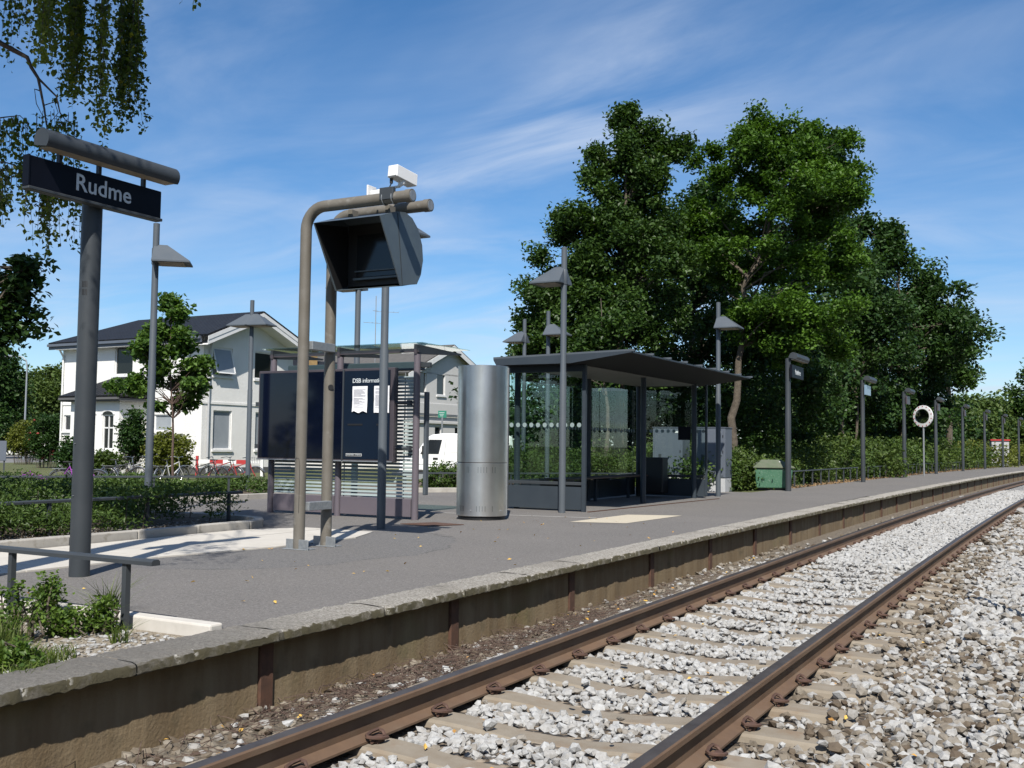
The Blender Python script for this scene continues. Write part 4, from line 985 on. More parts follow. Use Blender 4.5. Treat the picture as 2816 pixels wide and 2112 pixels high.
# ================================================================== STAINLESS CYLINDER
cy = thing('ticket_machine', 'brushed stainless steel cylinder cabinet standing beside the information board', 'ticket machine', (-7.47, 12.90, 0))
def drum(z0, z1, r, n=64, cut=0.90):
    bb = MB(); pts = []
    a_cut = math.acos(cut)
    base = math.radians(90 - 20)
    for i in range(n + 1):
        a = base + a_cut + (2 * math.pi - 2 * a_cut) * i / n
        pts.append((r * math.cos(a), r * math.sin(a)))
    bb.prism(pts, 'z', z0, z1); return bb
drum(0.055, 0.795, 0.362).build('lower_shell', 'steel', cy, smooth=30, bevel=0.004)
drum(0.803, 2.165, 0.362).build('upper_shell', 'steel', cy, smooth=30, bevel=0.004)
drum(0.79, 0.81, 0.350).build('joint_ring', 'black', cy)
drum(0.0, 0.058, 0.335).build('plinth', 'black', cy)
bb = MB()
cam_dir = math.atan2(-12.9, 7.47)
for z, h, offs in ((0.70, 0.085, (-0.62, -0.54, -0.16, -0.05, 0.06, 0.17, 0.40, 0.52)), (0.16, 0.075, (-0.95, -0.86, -0.78, -0.20, -0.09, 0.02, 0.13, 0.42))):
    for o_ in offs:
        a = cam_dir + o_; bb.box((0.3622 * math.cos(a), 0.3622 * math.sin(a), z), (0.002, 0.004, h), rz=a)
bb.build('vent_slot', 'black', cy)
bb = MB()
for a in (cam_dir - 0.45, cam_dir + 0.82): bb.tube([(0.36 * math.cos(a), 0.36 * math.sin(a), 0.135), (0.376 * math.cos(a), 0.376 * math.sin(a), 0.135)], 0.008, 8)
bb.build('lock', 'galv', cy)
a = cam_dir + 1.33
bb = MB(); bb.box((0.363 * math.cos(a), 0.363 * math.sin(a), 1.10), (0.010, 0.014, 2.08), rz=a); bb.build('edge_strip', 'galv', cy)
bb = MB(); bb.box((0.345 * math.cos(a + 0.35), 0.345 * math.sin(a + 0.35), 1.15), (0.05, 0.17, 2.0), rz=a + 0.35); bb.build('side_cover', 'dark_metal', cy, bevel=0.006)
rp = MB(); rp.prism([(0, -0.30), (0.42, 0.0), (0, 0.33), (-0.42, 0.02)], 'z', 0.0, 0.006)
o = rp.build('cover_plate', 'rust'); o.location = (*Pz(1188, 1443)[:2], 0.004); o.rotation_euler = (0, 0, math.radians(28)); tag(o, 'flat rusty cover plate on the asphalt before the steel cylinder', 'cover plate')

# ================================================================== PLATFORM SHELTER
SX, SY = -7.7, 18.2
sh = thing('platform_shelter', 'anthracite glass platform shelter with cantilevered flat roof and bench', 'shelter', (SX, SY, 0))
def q(t, s, z): return (t - SX, s - SY, z)
A0, A1 = 14.86, 21.5
bb = MB()
bb.prism([(-8.42 - SX, 2.455), (-6.0 - SX, 2.515), (-6.0 - SX, 2.492), (-7.02 - SX, 2.352), (-8.37 - SX, 2.352), (-8.42 - SX, 2.435)], 'y', A0 - SY, A1 - SY)
roof = bb.build('roof', 'shelter', sh)
bb = MB(); bb.add([q(-6.03, A0 + 0.02, 2.486), q(-6.03, A1 - 0.02, 2.486), q(-7.0, A1 - 0.02, 2.3515), q(-7.0, A0 + 0.02, 2.3515), q(-8.36, A1 - 0.02, 2.3505), q(-8.36, A0 + 0.02, 2.3505)], [(0, 1, 2, 3), (3, 2, 4, 5)]); bb.build('soffit', 'soffit', roof)  # thin sheet below the roof, darkened to carry the underside's shade
bb = MB(); bb.prism([(-8.37 - SX, 2.25), (-6.98 - SX, 2.25), (-6.98 - SX, 2.352), (-8.37 - SX, 2.352)], 'y', 15.20 - SY, 15.30 - SY); bb.build('end_fascia', 'shelter', roof)
for i in range(9):
    s = A0 + 0.03 + i * (A1 - A0 - 0.06) / 8; bb = MB()
    bb.prism([(-8.43 - SX, 2.453), (-5.955 - SX, 2.512), (-5.955 - SX, 2.545), (-8.43 - SX, 2.486)], 'y', s - 0.018 - SY, s + 0.018 - SY); bb.build('standing_seam', 'mid_metal', roof)
for i in range(9):
    t = -8.32 + i * 0.150; bb = MB(); bb.mm(q(t, 15.32, 2.338), q(t + 0.140, 21.0, 2.3495)); bb.build('ceiling_board', 'ceiling', roof)
for (t, s) in ((-7.12, 18.26), (-7.0, 20.82), (-8.26, 15.42), (-8.26, 18.3), (-8.26, 20.9)):
    bb = MB(); bb.lathe([(0.052, -0.02), (0.052, 2.352)], 18, q(t, s, 0)); bb.build('column', 'shelter', sh, smooth=40)
bb = MB(); bb.mm(q(-6.985, 15.22, 0), q(-6.925, 15.29, 2.352)); bb.build('end_post', 'shelter', sh, bevel=0.004)
bb = MB(); bb.mm(q(-8.40, 15.24, 0), q(-8.36, 15.28, 2.352)); bb.build('end_post', 'shelter', sh, bevel=0.004)
def bay(t0, s0, t1, s1, nd, glassz=(0.485, 2.25), base_in=0.0):
    """one glazed bay: base panel, sill, pane and its row of dots"""
    a = np.array([t0 - SX, s0 - SY]); c = np.array([t1 - SX, s1 - SY]); d = nrm(c - a); L = np.linalg.norm(c - a); an = math.atan2(d[1], d[0]); mid = (a + c) / 2
    bb = MB(); bb.box((0, 0, 0.21), (L - 0.02, 0.025, 0.36)); p = bb.build('base_panel', 'shelter', sh, bevel=0.003); p.location = (mid[0], mid[1], 0); p.rotation_euler = (0, 0, an)
    bb = MB(); bb.box((0, 0, 0.445), (L, 0.06, 0.05)); p = bb.build('sill', 'dark_metal', sh, bevel=0.003); p.location = (mid[0], mid[1], 0); p.rotation_euler = (0, 0, an)
    bb = MB(); z0, z1 = glassz; bb.box((0, 0, (z0 + z1) / 2), (L - 0.03, 0.008, z1 - z0)); g = bb.build('glass_pane', 'glass', sh); g.location = (mid[0], mid[1], 0); g.rotation_euler = (0, 0, an)
    for i in range(nd):
        x = -L / 2 + L * (i + 0.5) / nd; bb = MB(); bb.tube([(x, -0.0052, 1.385), (x, -0.0068, 1.385)], 0.038, 14)
        bb.build('dot', 'dot', g)
bay(-8.35, 15.27, -6.99, 15.27, 11)
for a_, c_ in ((15.35, 17.2), (17.2, 19.05), (19.05, 20.95)): bay(-8.36, a_, -8.36, c_, 14)
bay(-8.34, 21.02, -6.80, 21.02, 12)
bb = MB(); bb.mm(q(-6.82, 20.99, 0.05), q(-6.785, 21.05, 2.352)); bb.build('end_post', 'shelter', sh)
for i in range(3): bb = MB(); bb.mm(q(-8.20 + i * 0.135, 16.4, 0.445), q(-8.08 + i * 0.135, 20.3, 0.475)); bb.build('bench_slat', 'bench', sh, bevel=0.004)
for s in (16.7, 18.35, 20.0):
    bb = MB(); bb.mm(q(-8.15, s - 0.03, 0.0), q(-8.10, s + 0.03, 0.44)); bb.mm(q(-8.18, s - 0.03, 0.415), q(-7.81, s + 0.03, 0.444)); bb.build('bench_leg', 'shelter', sh)
bb = MB(); bb.mm(q(-8.05, 20.45, 0.10), q(-7.55, 20.78, 0.83)); lb = bb.build('litter_box', 'black', sh, bevel=0.015)
bb = MB(); bb.mm(q(-7.36, 20.86, 1.20), q(-7.09, 20.89, 1.48)); bb.build('timetable_plate', 'navy', sh)
bb = MB(); bb.add([q(-6.87, 15.2, 0.012), q(-6.83, 15.2, 0.012), q(-6.48, 20.9, 0.012), q(-6.52, 20.9, 0.012), q(-6.87, 15.2, -0.02), q(-6.83, 15.2, -0.02), q(-6.48, 20.9, -0.02), q(-6.52, 20.9, -0.02)],
                  [(0, 1, 2, 3), (0, 1, 5, 4), (1, 2, 6, 5), (2, 3, 7, 6), (3, 0, 4, 7)]); bb.build('rusty_edge_angle', 'rust', sh)

# ================================================================== CABINETS, GRIT BIN, MIRROR
for (t0, t1, lab) in ((-9.18, -8.42, 'tall grey equipment cabinet on a pale plinth behind the shelter litter box'), (-8.10, -7.36, 'tall grey equipment cabinet on a pale plinth beside the bushes')):
    cb = thing('equipment_cabinet', lab, 'cabinet', ((t0 + t1) / 2, 24.45, 0), 0, 'equipment cabinets behind the shelter'); w = t1 - t0
    bb = MB(); bb.box((0, 0, 0.165), (w - 0.02, 0.50, 0.35)); bb.build('plinth', 'plinth', cb, bevel=0.006)
    bb = MB(); bb.box((0, 0, 0.93), (w, 0.54, 1.18)); bb.build('body', 'cabinet', cb, bevel=0.006)
    bb = MB(); bb.box((0, -0.275, 0.925), (w - 0.09, 0.012, 1.09)); d_ = bb.build('door', 'cabinet', cb, bevel=0.004)
    bb = MB(); bb.box((w * 0.28, -0.284, 1.415), (0.12, 0.005, 0.045)); bb.build('label_plate', 'white', d_)
    bb = MB(); bb.box((-w * 0.25, -0.285, 0.78), (0.07, 0.012, 0.20)); bb.build('handle', 'dark_metal', d_)
    bb = MB()
    for z in (0.55, 0.95, 1.32): bb.box((w / 2 - 0.055, -0.286, z), (0.016, 0.014, 0.06))
    bb.build('hinge', 'black', d_)
    bb = MB(); bb.box((0, 0, 1.527), (w + 0.03, 0.57, 0.018)); bb.build('cap', 'cabinet', cb, bevel=0.003)

gb = thing('grit_bin', 'worn green plastic grit bin with pitched lid at the platform edge of the bushes', 'grit bin', (-6.86, 26.45, 0), math.radians(24)); gb.scale = (0.9, 0.9, 1.0)
def taper(b, x0, y0, z0, x1, y1, z1):
    b.add([(-x0, -y0, z0), (x0, -y0, z0), (x0, y0, z0), (-x0, y0, z0), (-x1, -y1, z1), (x1, -y1, z1), (x1, y1, z1), (-x1, y1, z1)],
          [(0, 3, 2, 1), (4, 5, 6, 7), (0, 1, 5, 4), (1, 2, 6, 5), (2, 3, 7, 6), (3, 0, 4, 7)])
bb = MB(); taper(bb, 0.46, 0.36, 0.05, 0.53, 0.43, 0.55); bb.build('body', 'bin_green', gb, bevel=0.03, bseg=3)
bb = MB(); taper(bb, 0.40, 0.28, 0.0, 0.40, 0.28, 0.06); bb.build('foot', 'black', gb)
bb = MB(); taper(bb, 0.57, 0.47, 0.55, 0.57, 0.47, 0.585); taper(bb, 0.56, 0.46, 0.5845, 0.26, 0.05, 0.76); bb.build('lid', 'bin_lid', gb, bevel=0.008)
bb = MB(); bb.add([(0.473, -0.32, 0.09), (0.473, 0.32, 0.09), (0.534, 0.36, 0.52), (0.534, -0.36, 0.52)], [(0, 1, 2, 3)]); bb.build('worn_side', 'bin_worn', gb)
bb = MB(); bb.box((0.505, -0.02, 0.30), (0.02, 0.26, 0.22), ry=-0.12); bb.build('hatch', 'plinth', gb)
bb = MB(); bb.box((0.522, -0.02, 0.40), (0.02, 0.26, 0.03), ry=-0.12); bb.build('hatch_edge', 'black', gb)
bb = MB(); bb.lathe([(0.02, 0), (0.028, 0.02), (0.01, 0.03)], 10, (0.20, -0.18, 0.69)); bb.build('knob', 'white', gb)

mp = Pz(2541, 1309)
mi = thing('traffic_mirror', 'round traffic mirror with white and red rim on a thin pale pole', 'traffic mirror', (mp[0], mp[1], 0), math.radians(-27))
mirror_tilt = math.radians(7)
bb = MB(); bb.lathe([(0.035, -0.05), (0.035, 2.0)], 12); bb.build('pole', 'galv', mi, smooth=40)
bb = MB(); bb.lathe([(0.04, 1.85), (0.04, 2.35)], 12, (0, 0.05, 0)); bb.build('bracket', 'black', mi, smooth=40)
zc = 2.42; Rm, nS = 0.37, 28
for i in range(nS):
    a0, a1 = 2 * math.pi * i / nS, 2 * math.pi * (i + 1) / nS; bb = MB()
    def rp_(r, a, y): return (r * math.cos(a), y, zc + r * math.sin(a))
    bb.add([rp_(0.30, a0, -0.06), rp_(0.445, a0, -0.045), rp_(0.445, a1, -0.045), rp_(0.30, a1, -0.06), rp_(0.30, a0, 0.0), rp_(0.445, a0, 0.01), rp_(0.445, a1, 0.01), rp_(0.30, a1, 0.0)],
           [(0, 1, 2, 3), (4, 7, 6, 5), (0, 4, 5, 1), (1, 5, 6, 2), (2, 6, 7, 3), (3, 7, 4, 0)])
    bb.build('rim_segment', 'white', mi)
bb = MB()
for i in range(14):
    a = 2 * math.pi * (i + 0.5) / 14; bb.tube([(0.40 * math.cos(a), -0.052, zc + 0.40 * math.sin(a)), (0.40 * math.cos(a), -0.062, zc + 0.40 * math.sin(a))], 0.022, 8)
bb.build('reflector', 'red', mi)
bb = MB(); rows = [(0.30, -0.062), (0.22, -0.070), (0.12, -0.076), (0.01, -0.078)]; nn = 28
vs = [(r * math.cos(2 * math.pi * j / nn), y, zc + r * math.sin(2 * math.pi * j / nn)) for r, y in rows for j in range(nn)]
bb.add(vs, [(i * nn + j, i * nn + (j + 1) % nn, (i + 1) * nn + (j + 1) % nn, (i + 1) * nn + j) for i in range(3) for j in range(nn)] + [tuple(3 * nn + j for j in range(nn))])
mg = bb.build('mirror_glass', 'mirror', mi, smooth=60); mg.rotation_euler = (mirror_tilt, 0, 0); mg.location = (0, math.sin(mirror_tilt) * zc - 0.03, zc * (1 - math.cos(mirror_tilt)))

# ================================================================== PLATFORM SIGN POSTS ALONG THE CURVE
def s_on_line(u, t0):
    d = ray(u, 1240); g = np.linspace(12, 140, 6000)
    f = t0 + bend(g) - g * d[0] / d[1]; i = int(np.argmax(np.sign(f[1:]) != np.sign(f[:-1])))
    return float(g[i])
def post_unit(board, text):
    t = thing('platform_post', 'x', 'lamp post')
    bb = MB(); bb.lathe([(0.072, -0.05), (0.072, 1.9), (0.066, 1.92), (0.066, 3.28)], 16); bb.build('post', 'dark_metal', t, smooth=40)
    y0, y1 = -0.12, 1.22
    bb = MB(); light_tube(bb, 0.16, y0, y1, 3.32, 0.10); l = bb.build('lamp_housing', 'dark_metal', t, smooth=35)
    bb = MB(); bb.mm((0.10, y0 + 0.03, 3.235), (0.23, y1 - 0.03, 3.258)); bb.build('diffuser', 'lamp_under', l)
    bb = MB(); bb.mm((0.03, -0.05, 3.0), (0.07, 0.02, 3.33)); bb.build('bracket', 'dark_metal', t)
    if board:
        m_, yb = board; bb = MB(); bb.mm((0.075, y0, 2.80), (0.135, yb, 3.12)); bd = bb.build('sign_board', m_, t, bevel=0.005)
        if text: text_part('lettering', text, 0.20, 'letter', bd, (0.1365, 0.18, 2.89), (math.pi / 2, 0, math.pi / 2), 0.002, 1.02, 0.002)
    return t
MT['pale_blue'] = mat('pale_blue_enamel', (0.20, 0.30, 0.40), (0.22, 0.32, 0.42), rough=0.25)
far_posts = [(2168, ('navy', 1.1), 'Rudme', 'dark platform sign post with name board Rudme beside the grit bin'),
             (2373, ('pale_blue', 0.75), None, 'platform lamp post with a pale blue board under its lamp tube'),
             (2487, ('plum_dark', 0.7), None, 'platform lamp post with a dark board, left of the round mirror'),
             (2574, ('plum_dark', 0.55), None, 'platform lamp post directly behind the round mirror')]
for u, bd, tx, lab in far_posts:
    s = s_on_line(u, -6.45); t = post_unit(bd, tx); t.location = (-6.45 + float(bend(s)), s, 0); t['label'] = lab; t['group'] = 'platform posts along the curve'
pu = post_unit(('plum_dark', 0.5), None); pu['group'] = 'platform posts along the curve'; pu['label'] = 'plain platform lamp post farther along the curve past the mirror'
for i, u in enumerate((2648, 2708, 2758, 2802)):
    s = s_on_line(u, -6.45)
    if i == 0: pu.location = (-6.45 + float(bend(s)), s, 0)
    else: copy_tree(pu, (-6.45 + float(bend(s)), s, 0))

hs_ = Pz(2672, 1642, -0.40); kk = 1.55 / math.tan(SUN_EL)
kp = thing('distance_post', 'slim trackside distance post with a small plate beside the right rail', 'post', (hs_[0] - math.sin(SUN_AZ) * kk, hs_[1] - math.cos(SUN_AZ) * kk, -0.45))
bb = MB(); bb.lathe([(0.024, 0), (0.024, 1.6)], 10); bb.build('pole', 'galv', kp)
bb = MB(); bb.box((0, 0, 1.55), (0.20, 0.02, 0.14), rz=0.5); bb.build('plate', 'white', kp)
# ================================================================== HOUSES
HC = Pd(553, 1213, 46); HA = Pd(165, 1208, 53.0)
_a = nrm((HA - HC)[:2]); HL = float(np.linalg.norm((HA - HC)[:2])); HANG = math.atan2(-_a[0], _a[1])      # local y axis = _a
GZ = -0.52
class Frame:
    def __init__(s, c, ang): s.c = np.array([c[0], c[1], GZ]); s.ang = ang; s.X = np.array([math.cos(ang), math.sin(ang), 0]); s.Y = np.array([-math.sin(ang), math.cos(ang), 0])
    def hit(s, u, v, axis, k=0.0):
        d = ray(u, v); o = EYEP - s.c; A = s.X if axis == 'x' else s.Y
        t = (k - o.dot(A)) / d.dot(A); p = o + d * t
        return np.array([p.dot(s.X), p.dot(s.Y), p[2]])
H1 = Frame(HC, HANG)
def wall_open(fr, L0, L1, z0, z1, ops, axis, name, m, parent, depth=0.14, k=0.0, gable=None):
    """flat wall on plane axis=k from L0..L1 with rectangular openings (a,c,zlo,zhi), reveals going inwards"""
    bb = MB()
    def p(l, z, d=0.0): return (k + d, l, z) if axis == 'x' else (l, k + d, z)
    xs = sorted({L0, L1, *[o[0] for o in ops], *[o[1] for o in ops]}); zz_ = sorted({z0, z1, *[o[2] for o in ops], *[o[3] for o in ops]})
    for a, c in zip(xs[:-1], xs[1:]):
        for lo, hi in zip(zz_[:-1], zz_[1:]):
            if any(o[0] - 1e-6 <= a and c <= o[1] + 1e-6 and o[2] - 1e-6 <= lo and hi <= o[3] + 1e-6 for o in ops): continue
            bb.add([p(a, lo), p(c, lo), p(c, hi), p(a, hi)], [(0, 1, 2, 3)])
    for a, c, lo, hi in ops:
        for (l0, q0), (l1, q1) in (((a, lo), (c, lo)), ((c, lo), (c, hi)), ((c, hi), (a, hi)), ((a, hi), (a, lo))):
            bb.add([p(l0, q0), p(l1, q1), p(l1, q1, depth), p(l0, q0, depth)], [(0, 1, 2, 3)])
    if gable: bb.add([p(L0, z1), p(L1, z1), p(gable[0], gable[1])], [(0, 1, 2)])
    me = bpy.data.meshes.new(name); me.from_pydata(bb.v, [], bb.f); me.materials.append(MT[m]); o = bpy.data.objects.new(name, me); C.objects.link(o); o.parent = parent
    return o
def window(parent, axis, a, c, lo, hi, pane='winglass', k=0.0, sill=True, tilt=0.0, bars=(), depth=0.10):
    def mmx(b, l0, l1, z0, z1, d0, d1):
        if axis == 'x': b.mm((k + d0, l0, z0), (k + d1, l1, z1))
        else: b.mm((l0, k + d0, z0), (l1, k + d1, z1))
    b = MB(); f = 0.055
    mmx(b, a, c, lo, lo + f, depth - 0.05, depth + 0.01); mmx(b, a, c, hi - f, hi, depth - 0.05, depth + 0.01)
    mmx(b, a, a + f, lo + f, hi - f, depth - 0.05, depth + 0.01); mmx(b, c - f, c, lo + f, hi - f, depth - 0.05, depth + 0.01)
    for kind, v_ in bars:
        if kind == 'h': mmx(b, a + f, c - f, v_ - 0.03, v_ + 0.03, depth - 0.045, depth)
        else: mmx(b, v_ - 0.025, v_ + 0.025, lo + f, hi - f, depth - 0.045, depth)
    w = b.build('window', 'white', parent)
    b = MB(); mmx(b, a + f, c - f, lo + f, hi - f, depth - 0.008, depth + 0.002); g = b.build('pane', pane, w)
    if sill:
        b = MB(); mmx(b, a - 0.06, c + 0.06, lo - 0.10, lo - 0.002, -0.07, depth - 0.06); b.build('sill', 'white', w)
    if tilt:   # top-hung sash pushed open at the bottom
        b = MB(); hh_ = hi - lo - 0.1
        dz, dd = hh_ * math.cos(tilt), hh_ * math.sin(tilt)
        def pt(l, fz, off): return (k + depth - 0.055 - dd * fz + off, l, hi - 0.05 - dz * fz) if axis == 'x' else (l, k + depth - 0.055 - dd * fz + off, hi - 0.05 - dz * fz)
        for l0, l1, f0, f1 in ((a + 0.02, a + 0.08, 0, 1), (c - 0.08, c - 0.02, 0, 1), (a + 0.02, c - 0.02, 0.95, 1.0), (a + 0.02, c - 0.02, 0, 0.04)):
            v_ = [pt(l0, f0, 0), pt(l1, f0, 0), pt(l1, f1, 0), pt(l0, f1, 0), pt(l0, f0, 0.04), pt(l1, f0, 0.04), pt(l1, f1, 0.04), pt(l0, f1, 0.04)]
            b.add(v_, [(0, 1, 2, 3), (4, 7, 6, 5), (0, 4, 5, 1), (1, 5, 6, 2), (2, 6, 7, 3), (3, 7, 4, 0)])
        b.build('open_sash', 'white', w)
        b = MB(); b.add([pt(a + 0.08, 0.04, 0.02), pt(c - 0.08, 0.04, 0.02), pt(c - 0.08, 0.95, 0.02), pt(a + 0.08, 0.95, 0.02)], [(0, 1, 2, 3)]); b.build('sash_pane', 'blind', w)
    return w
def roof_plane(name, pts, m, parent, udir, th=0.09):
    """tiled roof slab: pts counter-clockwise from below, eave edge first"""
    P = [np.array(x, float) for x in pts]; nn = nrm(np.cross(P[1] - P[0], P[-1] - P[0]))
    if nn[2] < 0: nn = -nn
    me = bpy.data.meshes.new(name); n = len(P); vs = [tuple(x) for x in P] + [tuple(x + nn * th) for x in P]
    me.from_pydata(vs, [], [tuple(range(n))[::-1], tuple(range(n, 2 * n))] + [(i, (i + 1) % n, (i + 1) % n + n, i + n) for i in range(n)])
    uv = me.uv_layers.new(name='UVMap'); e = nrm(P[1] - P[0]); g = np.cross(nn, e)
    for lp_ in me.loops:
        x = np.array(me.vertices[lp_.vertex_index].co) - P[0]; uv.data[lp_.index].uv = (x.dot(e), x.dot(g))
    me.materials.append(MT[m]); o = bpy.data.objects.new(name, me); C.objects.link(o); o.parent = parent; fix_normals(me); return o

h = thing('white_house', 'white painted two-storey house with black tiled roof and arched porch', 'house', H1.c, HANG)
def lz(z): return z - GZ
W1 = float(H1.hit(807, 947, 'y')[0]); EZ = 5.62 + 0.52; RZ = float(H1.hit(690, 853, 'y', -0.35)[2]) - 0.10
def opx(u0, v0, u1, v1, k=0.0):
    A = H1.hit(u0, v0, 'x', k); B = H1.hit(u1, v1, 'x', k); return (min(A[1], B[1]), max(A[1], B[1]), min(A[2], B[2]), max(A[2], B[2]))
def opy(u0, v0, u1, v1, k=0.0):
    A = H1.hit(u0, v0, 'y', k); B = H1.hit(u1, v1, 'y', k); return (min(A[0], B[0]), max(A[0], B[0]), min(A[2], B[2]), max(A[2], B[2]))
up_z = opx(317, 953, 364, 1030)[2:]
fx = [(*opx(317, 953, 364, 1030)[:2], *up_z), (*opx(229, 957, 263, 1030)[:2], *up_z), (*opx(408, 953, 449, 1030)[:2], *up_z)]
gx_z = opx(424, 1140, 470, 1186)[2:]
fg = [(*opx(176, 1145, 208, 1185)[:2], *gx_z), (*opx(424, 1140, 470, 1188)[:2], *gx_z)]
wall_open(H1, 0, HL, 0, EZ, fx + fg, 'x', 'wall', 'wallwhite', h)
upg = opy(587, 953, 638, 1036)[2:]; log = opy(587, 1128, 635, 1236)[2:]
gx = [(*opy(587, 952, 638, 1040)[:2], *upg), (*opy(702, 960, 750, 1050)[:2], *upg)]; gg = [(*opy(587, 1126, 635, 1240)[:2], *log), (*opy(703, 1129, 745, 1240)[:2], *log)]
wall_open(H1, 0, W1, 0, EZ, gx + gg, 'y', 'wall', 'wallwhite', h, gable=(W1 / 2, RZ - 0.12))
bb = MB(); bb.add([(W1, 0, 0), (W1, HL, 0), (W1, HL, EZ), (W1, 0, EZ), (0, HL, 0), (0, HL, EZ)], [(0, 1, 2, 3), (1, 4, 5, 2)]); bb.build('wall', 'wallwhite', h)
window(h, 'x', *fx[0], pane='darkpane'); window(h, 'x', *fx[1], tilt=0.3); window(h, 'x', *fx[2])
window(h, 'x', *fg[0]); window(h, 'x', *fg[1], pane='blind')
window(h, 'y', *gx[0], tilt=0.28, pane='blind'); window(h, 'y', *gx[1], pane='darkpane')
window(h, 'y', *gg[0], pane='blind'); window(h, 'y', *gg[1], pane='blind')
OV = 0.45; sl = (RZ - EZ) / (W1 / 2); ze = EZ - OV * sl + 0.02
hipy = HL - 1.8
roof_plane('roof', [(-OV, -0.72, ze), (-OV, HL + OV, ze), (W1 / 2, hipy, RZ), (W1 / 2, -0.72, RZ)], 'tile', h, None)
roof_plane('roof', [(W1 + OV, HL + OV, ze), (W1 + OV, -0.72, ze), (W1 / 2, -0.72, RZ + 0.001), (W1 / 2, hipy, RZ + 0.001)], 'tile', h, None)
roof_plane('roof', [(-OV, HL + OV, ze), (W1 + OV, HL + OV, ze), (W1 / 2, hipy, RZ)], 'tile', h, None)
for sg_ in (0, 1):     # white barge boards on the gable, in two laps
    x0_, x1_ = (-OV, W1 / 2) if sg_ == 0 else (W1 + OV, W1 / 2)
    for i_, (dz0, dz1, yy) in enumerate(((-0.17, -0.002, -0.74), (-0.36, -0.172, -0.72))):
        bb = MB(); bb.add([(x0_, yy, ze + dz0), (x1_, yy, RZ + dz0), (x1_, yy, RZ + dz1), (x0_, yy, ze + dz1), (x0_, yy + 0.03, ze + dz0), (x1_, yy + 0.03, RZ + dz0), (x1_, yy + 0.03, RZ + dz1), (x0_, yy + 0.03, ze + dz1)],
                          [(0, 1, 2, 3), (4, 7, 6, 5), (0, 4, 5, 1), (1, 5, 6, 2), (2, 6, 7, 3), (3, 7, 4, 0)]); bb.build('barge_board', 'white', h)
    bb = MB(); bb.add([(x0_, -0.69, ze - 0.36), (x1_, -0.69, RZ - 0.36), (x1_, 0.0, RZ - 0.36), (x0_, 0.0, ze - 0.36)], [(0, 1, 2, 3)]); bb.build('soffit', 'white', h)
bb = MB(); bb.mm((-OV - 0.10, -0.3, ze - 0.10), (-OV + 0.02, HL + OV, ze + 0.015)); bb.mm((-OV, -0.3, ze - 0.24), (-OV + 0.05, HL + OV, ze - 0.101)); bb.build('gutter', 'cabinet', h)
bb = MB(); bb.mm((-OV, 0, ze - 0.25), (0, HL, ze - 0.241)); bb.build('soffit', 'white', h)
zst = float(H1.hit(600, 1108, 'y')[2])
bb = MB(); bb.mm((-0.035, -0.035, zst - 0.06), (W1, 0.0, zst + 0.04)); bb.build('string_course', 'wallwhite', h)
bb = MB(); bb.mm((-0.032, 0.0, zst - 0.06), (0.0, HL, zst + 0.04)); bb.build('string_course', 'wallwhite', h)
bb = MB(); bb.mm((-0.03, -0.03, 0), (W1, 0.0, 0.45)); bb.mm((-0.028, 0.0, 0), (0.0, HL, 0.448)); bb.build('plinth', 'plinth_dark', h)
for (x, y) in ((-0.07, HL - 0.12), (0.30, -0.07)):
    bb = MB(); bb.tube([(x - 0.3 if x < 0 else x, y if x < 0 else y - 0.1, ze - 0.1), (x, y, ze - 0.55), (x, y, 0.1)], 0.045, 8); bb.build('downpipe', 'white' if x < 0 else 'plinth', h)
# porch projecting from the long front
KP = -1.5
pa, pb_ = float(H1.hit(329, 1110, 'x', KP)[1]), float(H1.hit(196, 1095, 'x', KP)[1]); pz = float(H1.hit(260, 1098, 'x', KP)[2])
po_w = opx(283, 1140, 309, 1236, KP); po_d = opx(234, 1140, 258, 1262, KP)
wall_open(H1, pa, pb_, 0, pz, [po_w, (po_d[0], po_d[1], 0.3, po_d[3])], 'x', 'porch_wall', 'wallwhite', h, k=KP)
for yy in (pa, pb_): bb = MB(); bb.add([(KP, yy, 0), (0, yy, 0), (0, yy, pz), (KP, yy, pz)], [(0, 1, 2, 3)]); bb.build('porch_wall', 'wallwhite', h)
window(h, 'x', *po_w, k=KP, bars=(('h', po_w[2] + 0.62 * (po_w[3] - po_w[2])), ('v', (po_w[0] + po_w[1]) / 2)), pane='darkpane')
def arch(y0, y1, z, k):
    n_ = 8; r = (y1 - y0) / 2; cy_ = (y0 + y1) / 2; bb = MB()
    for i in range(n_):
        a0, a1 = math.pi * i / n_, math.pi * (i + 1) / n_
        f = lambda a, rr: (cy_ + rr * math.cos(a), z + 0.45 * rr * math.sin(a))
        P = [f(a0, r), f(a0, r + 0.10), f(a1, r + 0.10), f(a1, r)]
        bb.prism(P, 'x', k - 0.03, k + 0.02)
    bb.build('arch_trim', 'white', h)
    bb = MB(); bb.prism([(cy_ + r * math.cos(math.pi * i / n_), z + 0.45 * r * math.sin(math.pi * i / n_)) for i in range(n_ + 1)], 'x', k - 0.012, k + 0.005); bb.build('arch_light', 'darkpane', h)
arch(po_w[0], po_w[1], po_w[3], KP); arch(po_d[0], po_d[1], po_d[3], KP)
bb = MB(); bb.mm((KP + 0.09, po_d[0] + 0.04, 0.3), (KP + 0.13, po_d[1] - 0.04, po_d[3])); dr = bb.build('door', 'door', h)
bb = MB(); bb.mm((KP + 0.075, po_d[0] + 0.10, 0.4), (KP + 0.09, po_d[0] + 0.16, po_d[3] - 0.2)); bb.mm((KP + 0.075, po_d[1] - 0.16, 0.4), (KP + 0.09, po_d[1] - 0.10, po_d[3] - 0.2)); bb.build('door_strip', 'white', dr)
e_ = 0.35; pr_z = pz + 0.06; ap = pz + 0.95
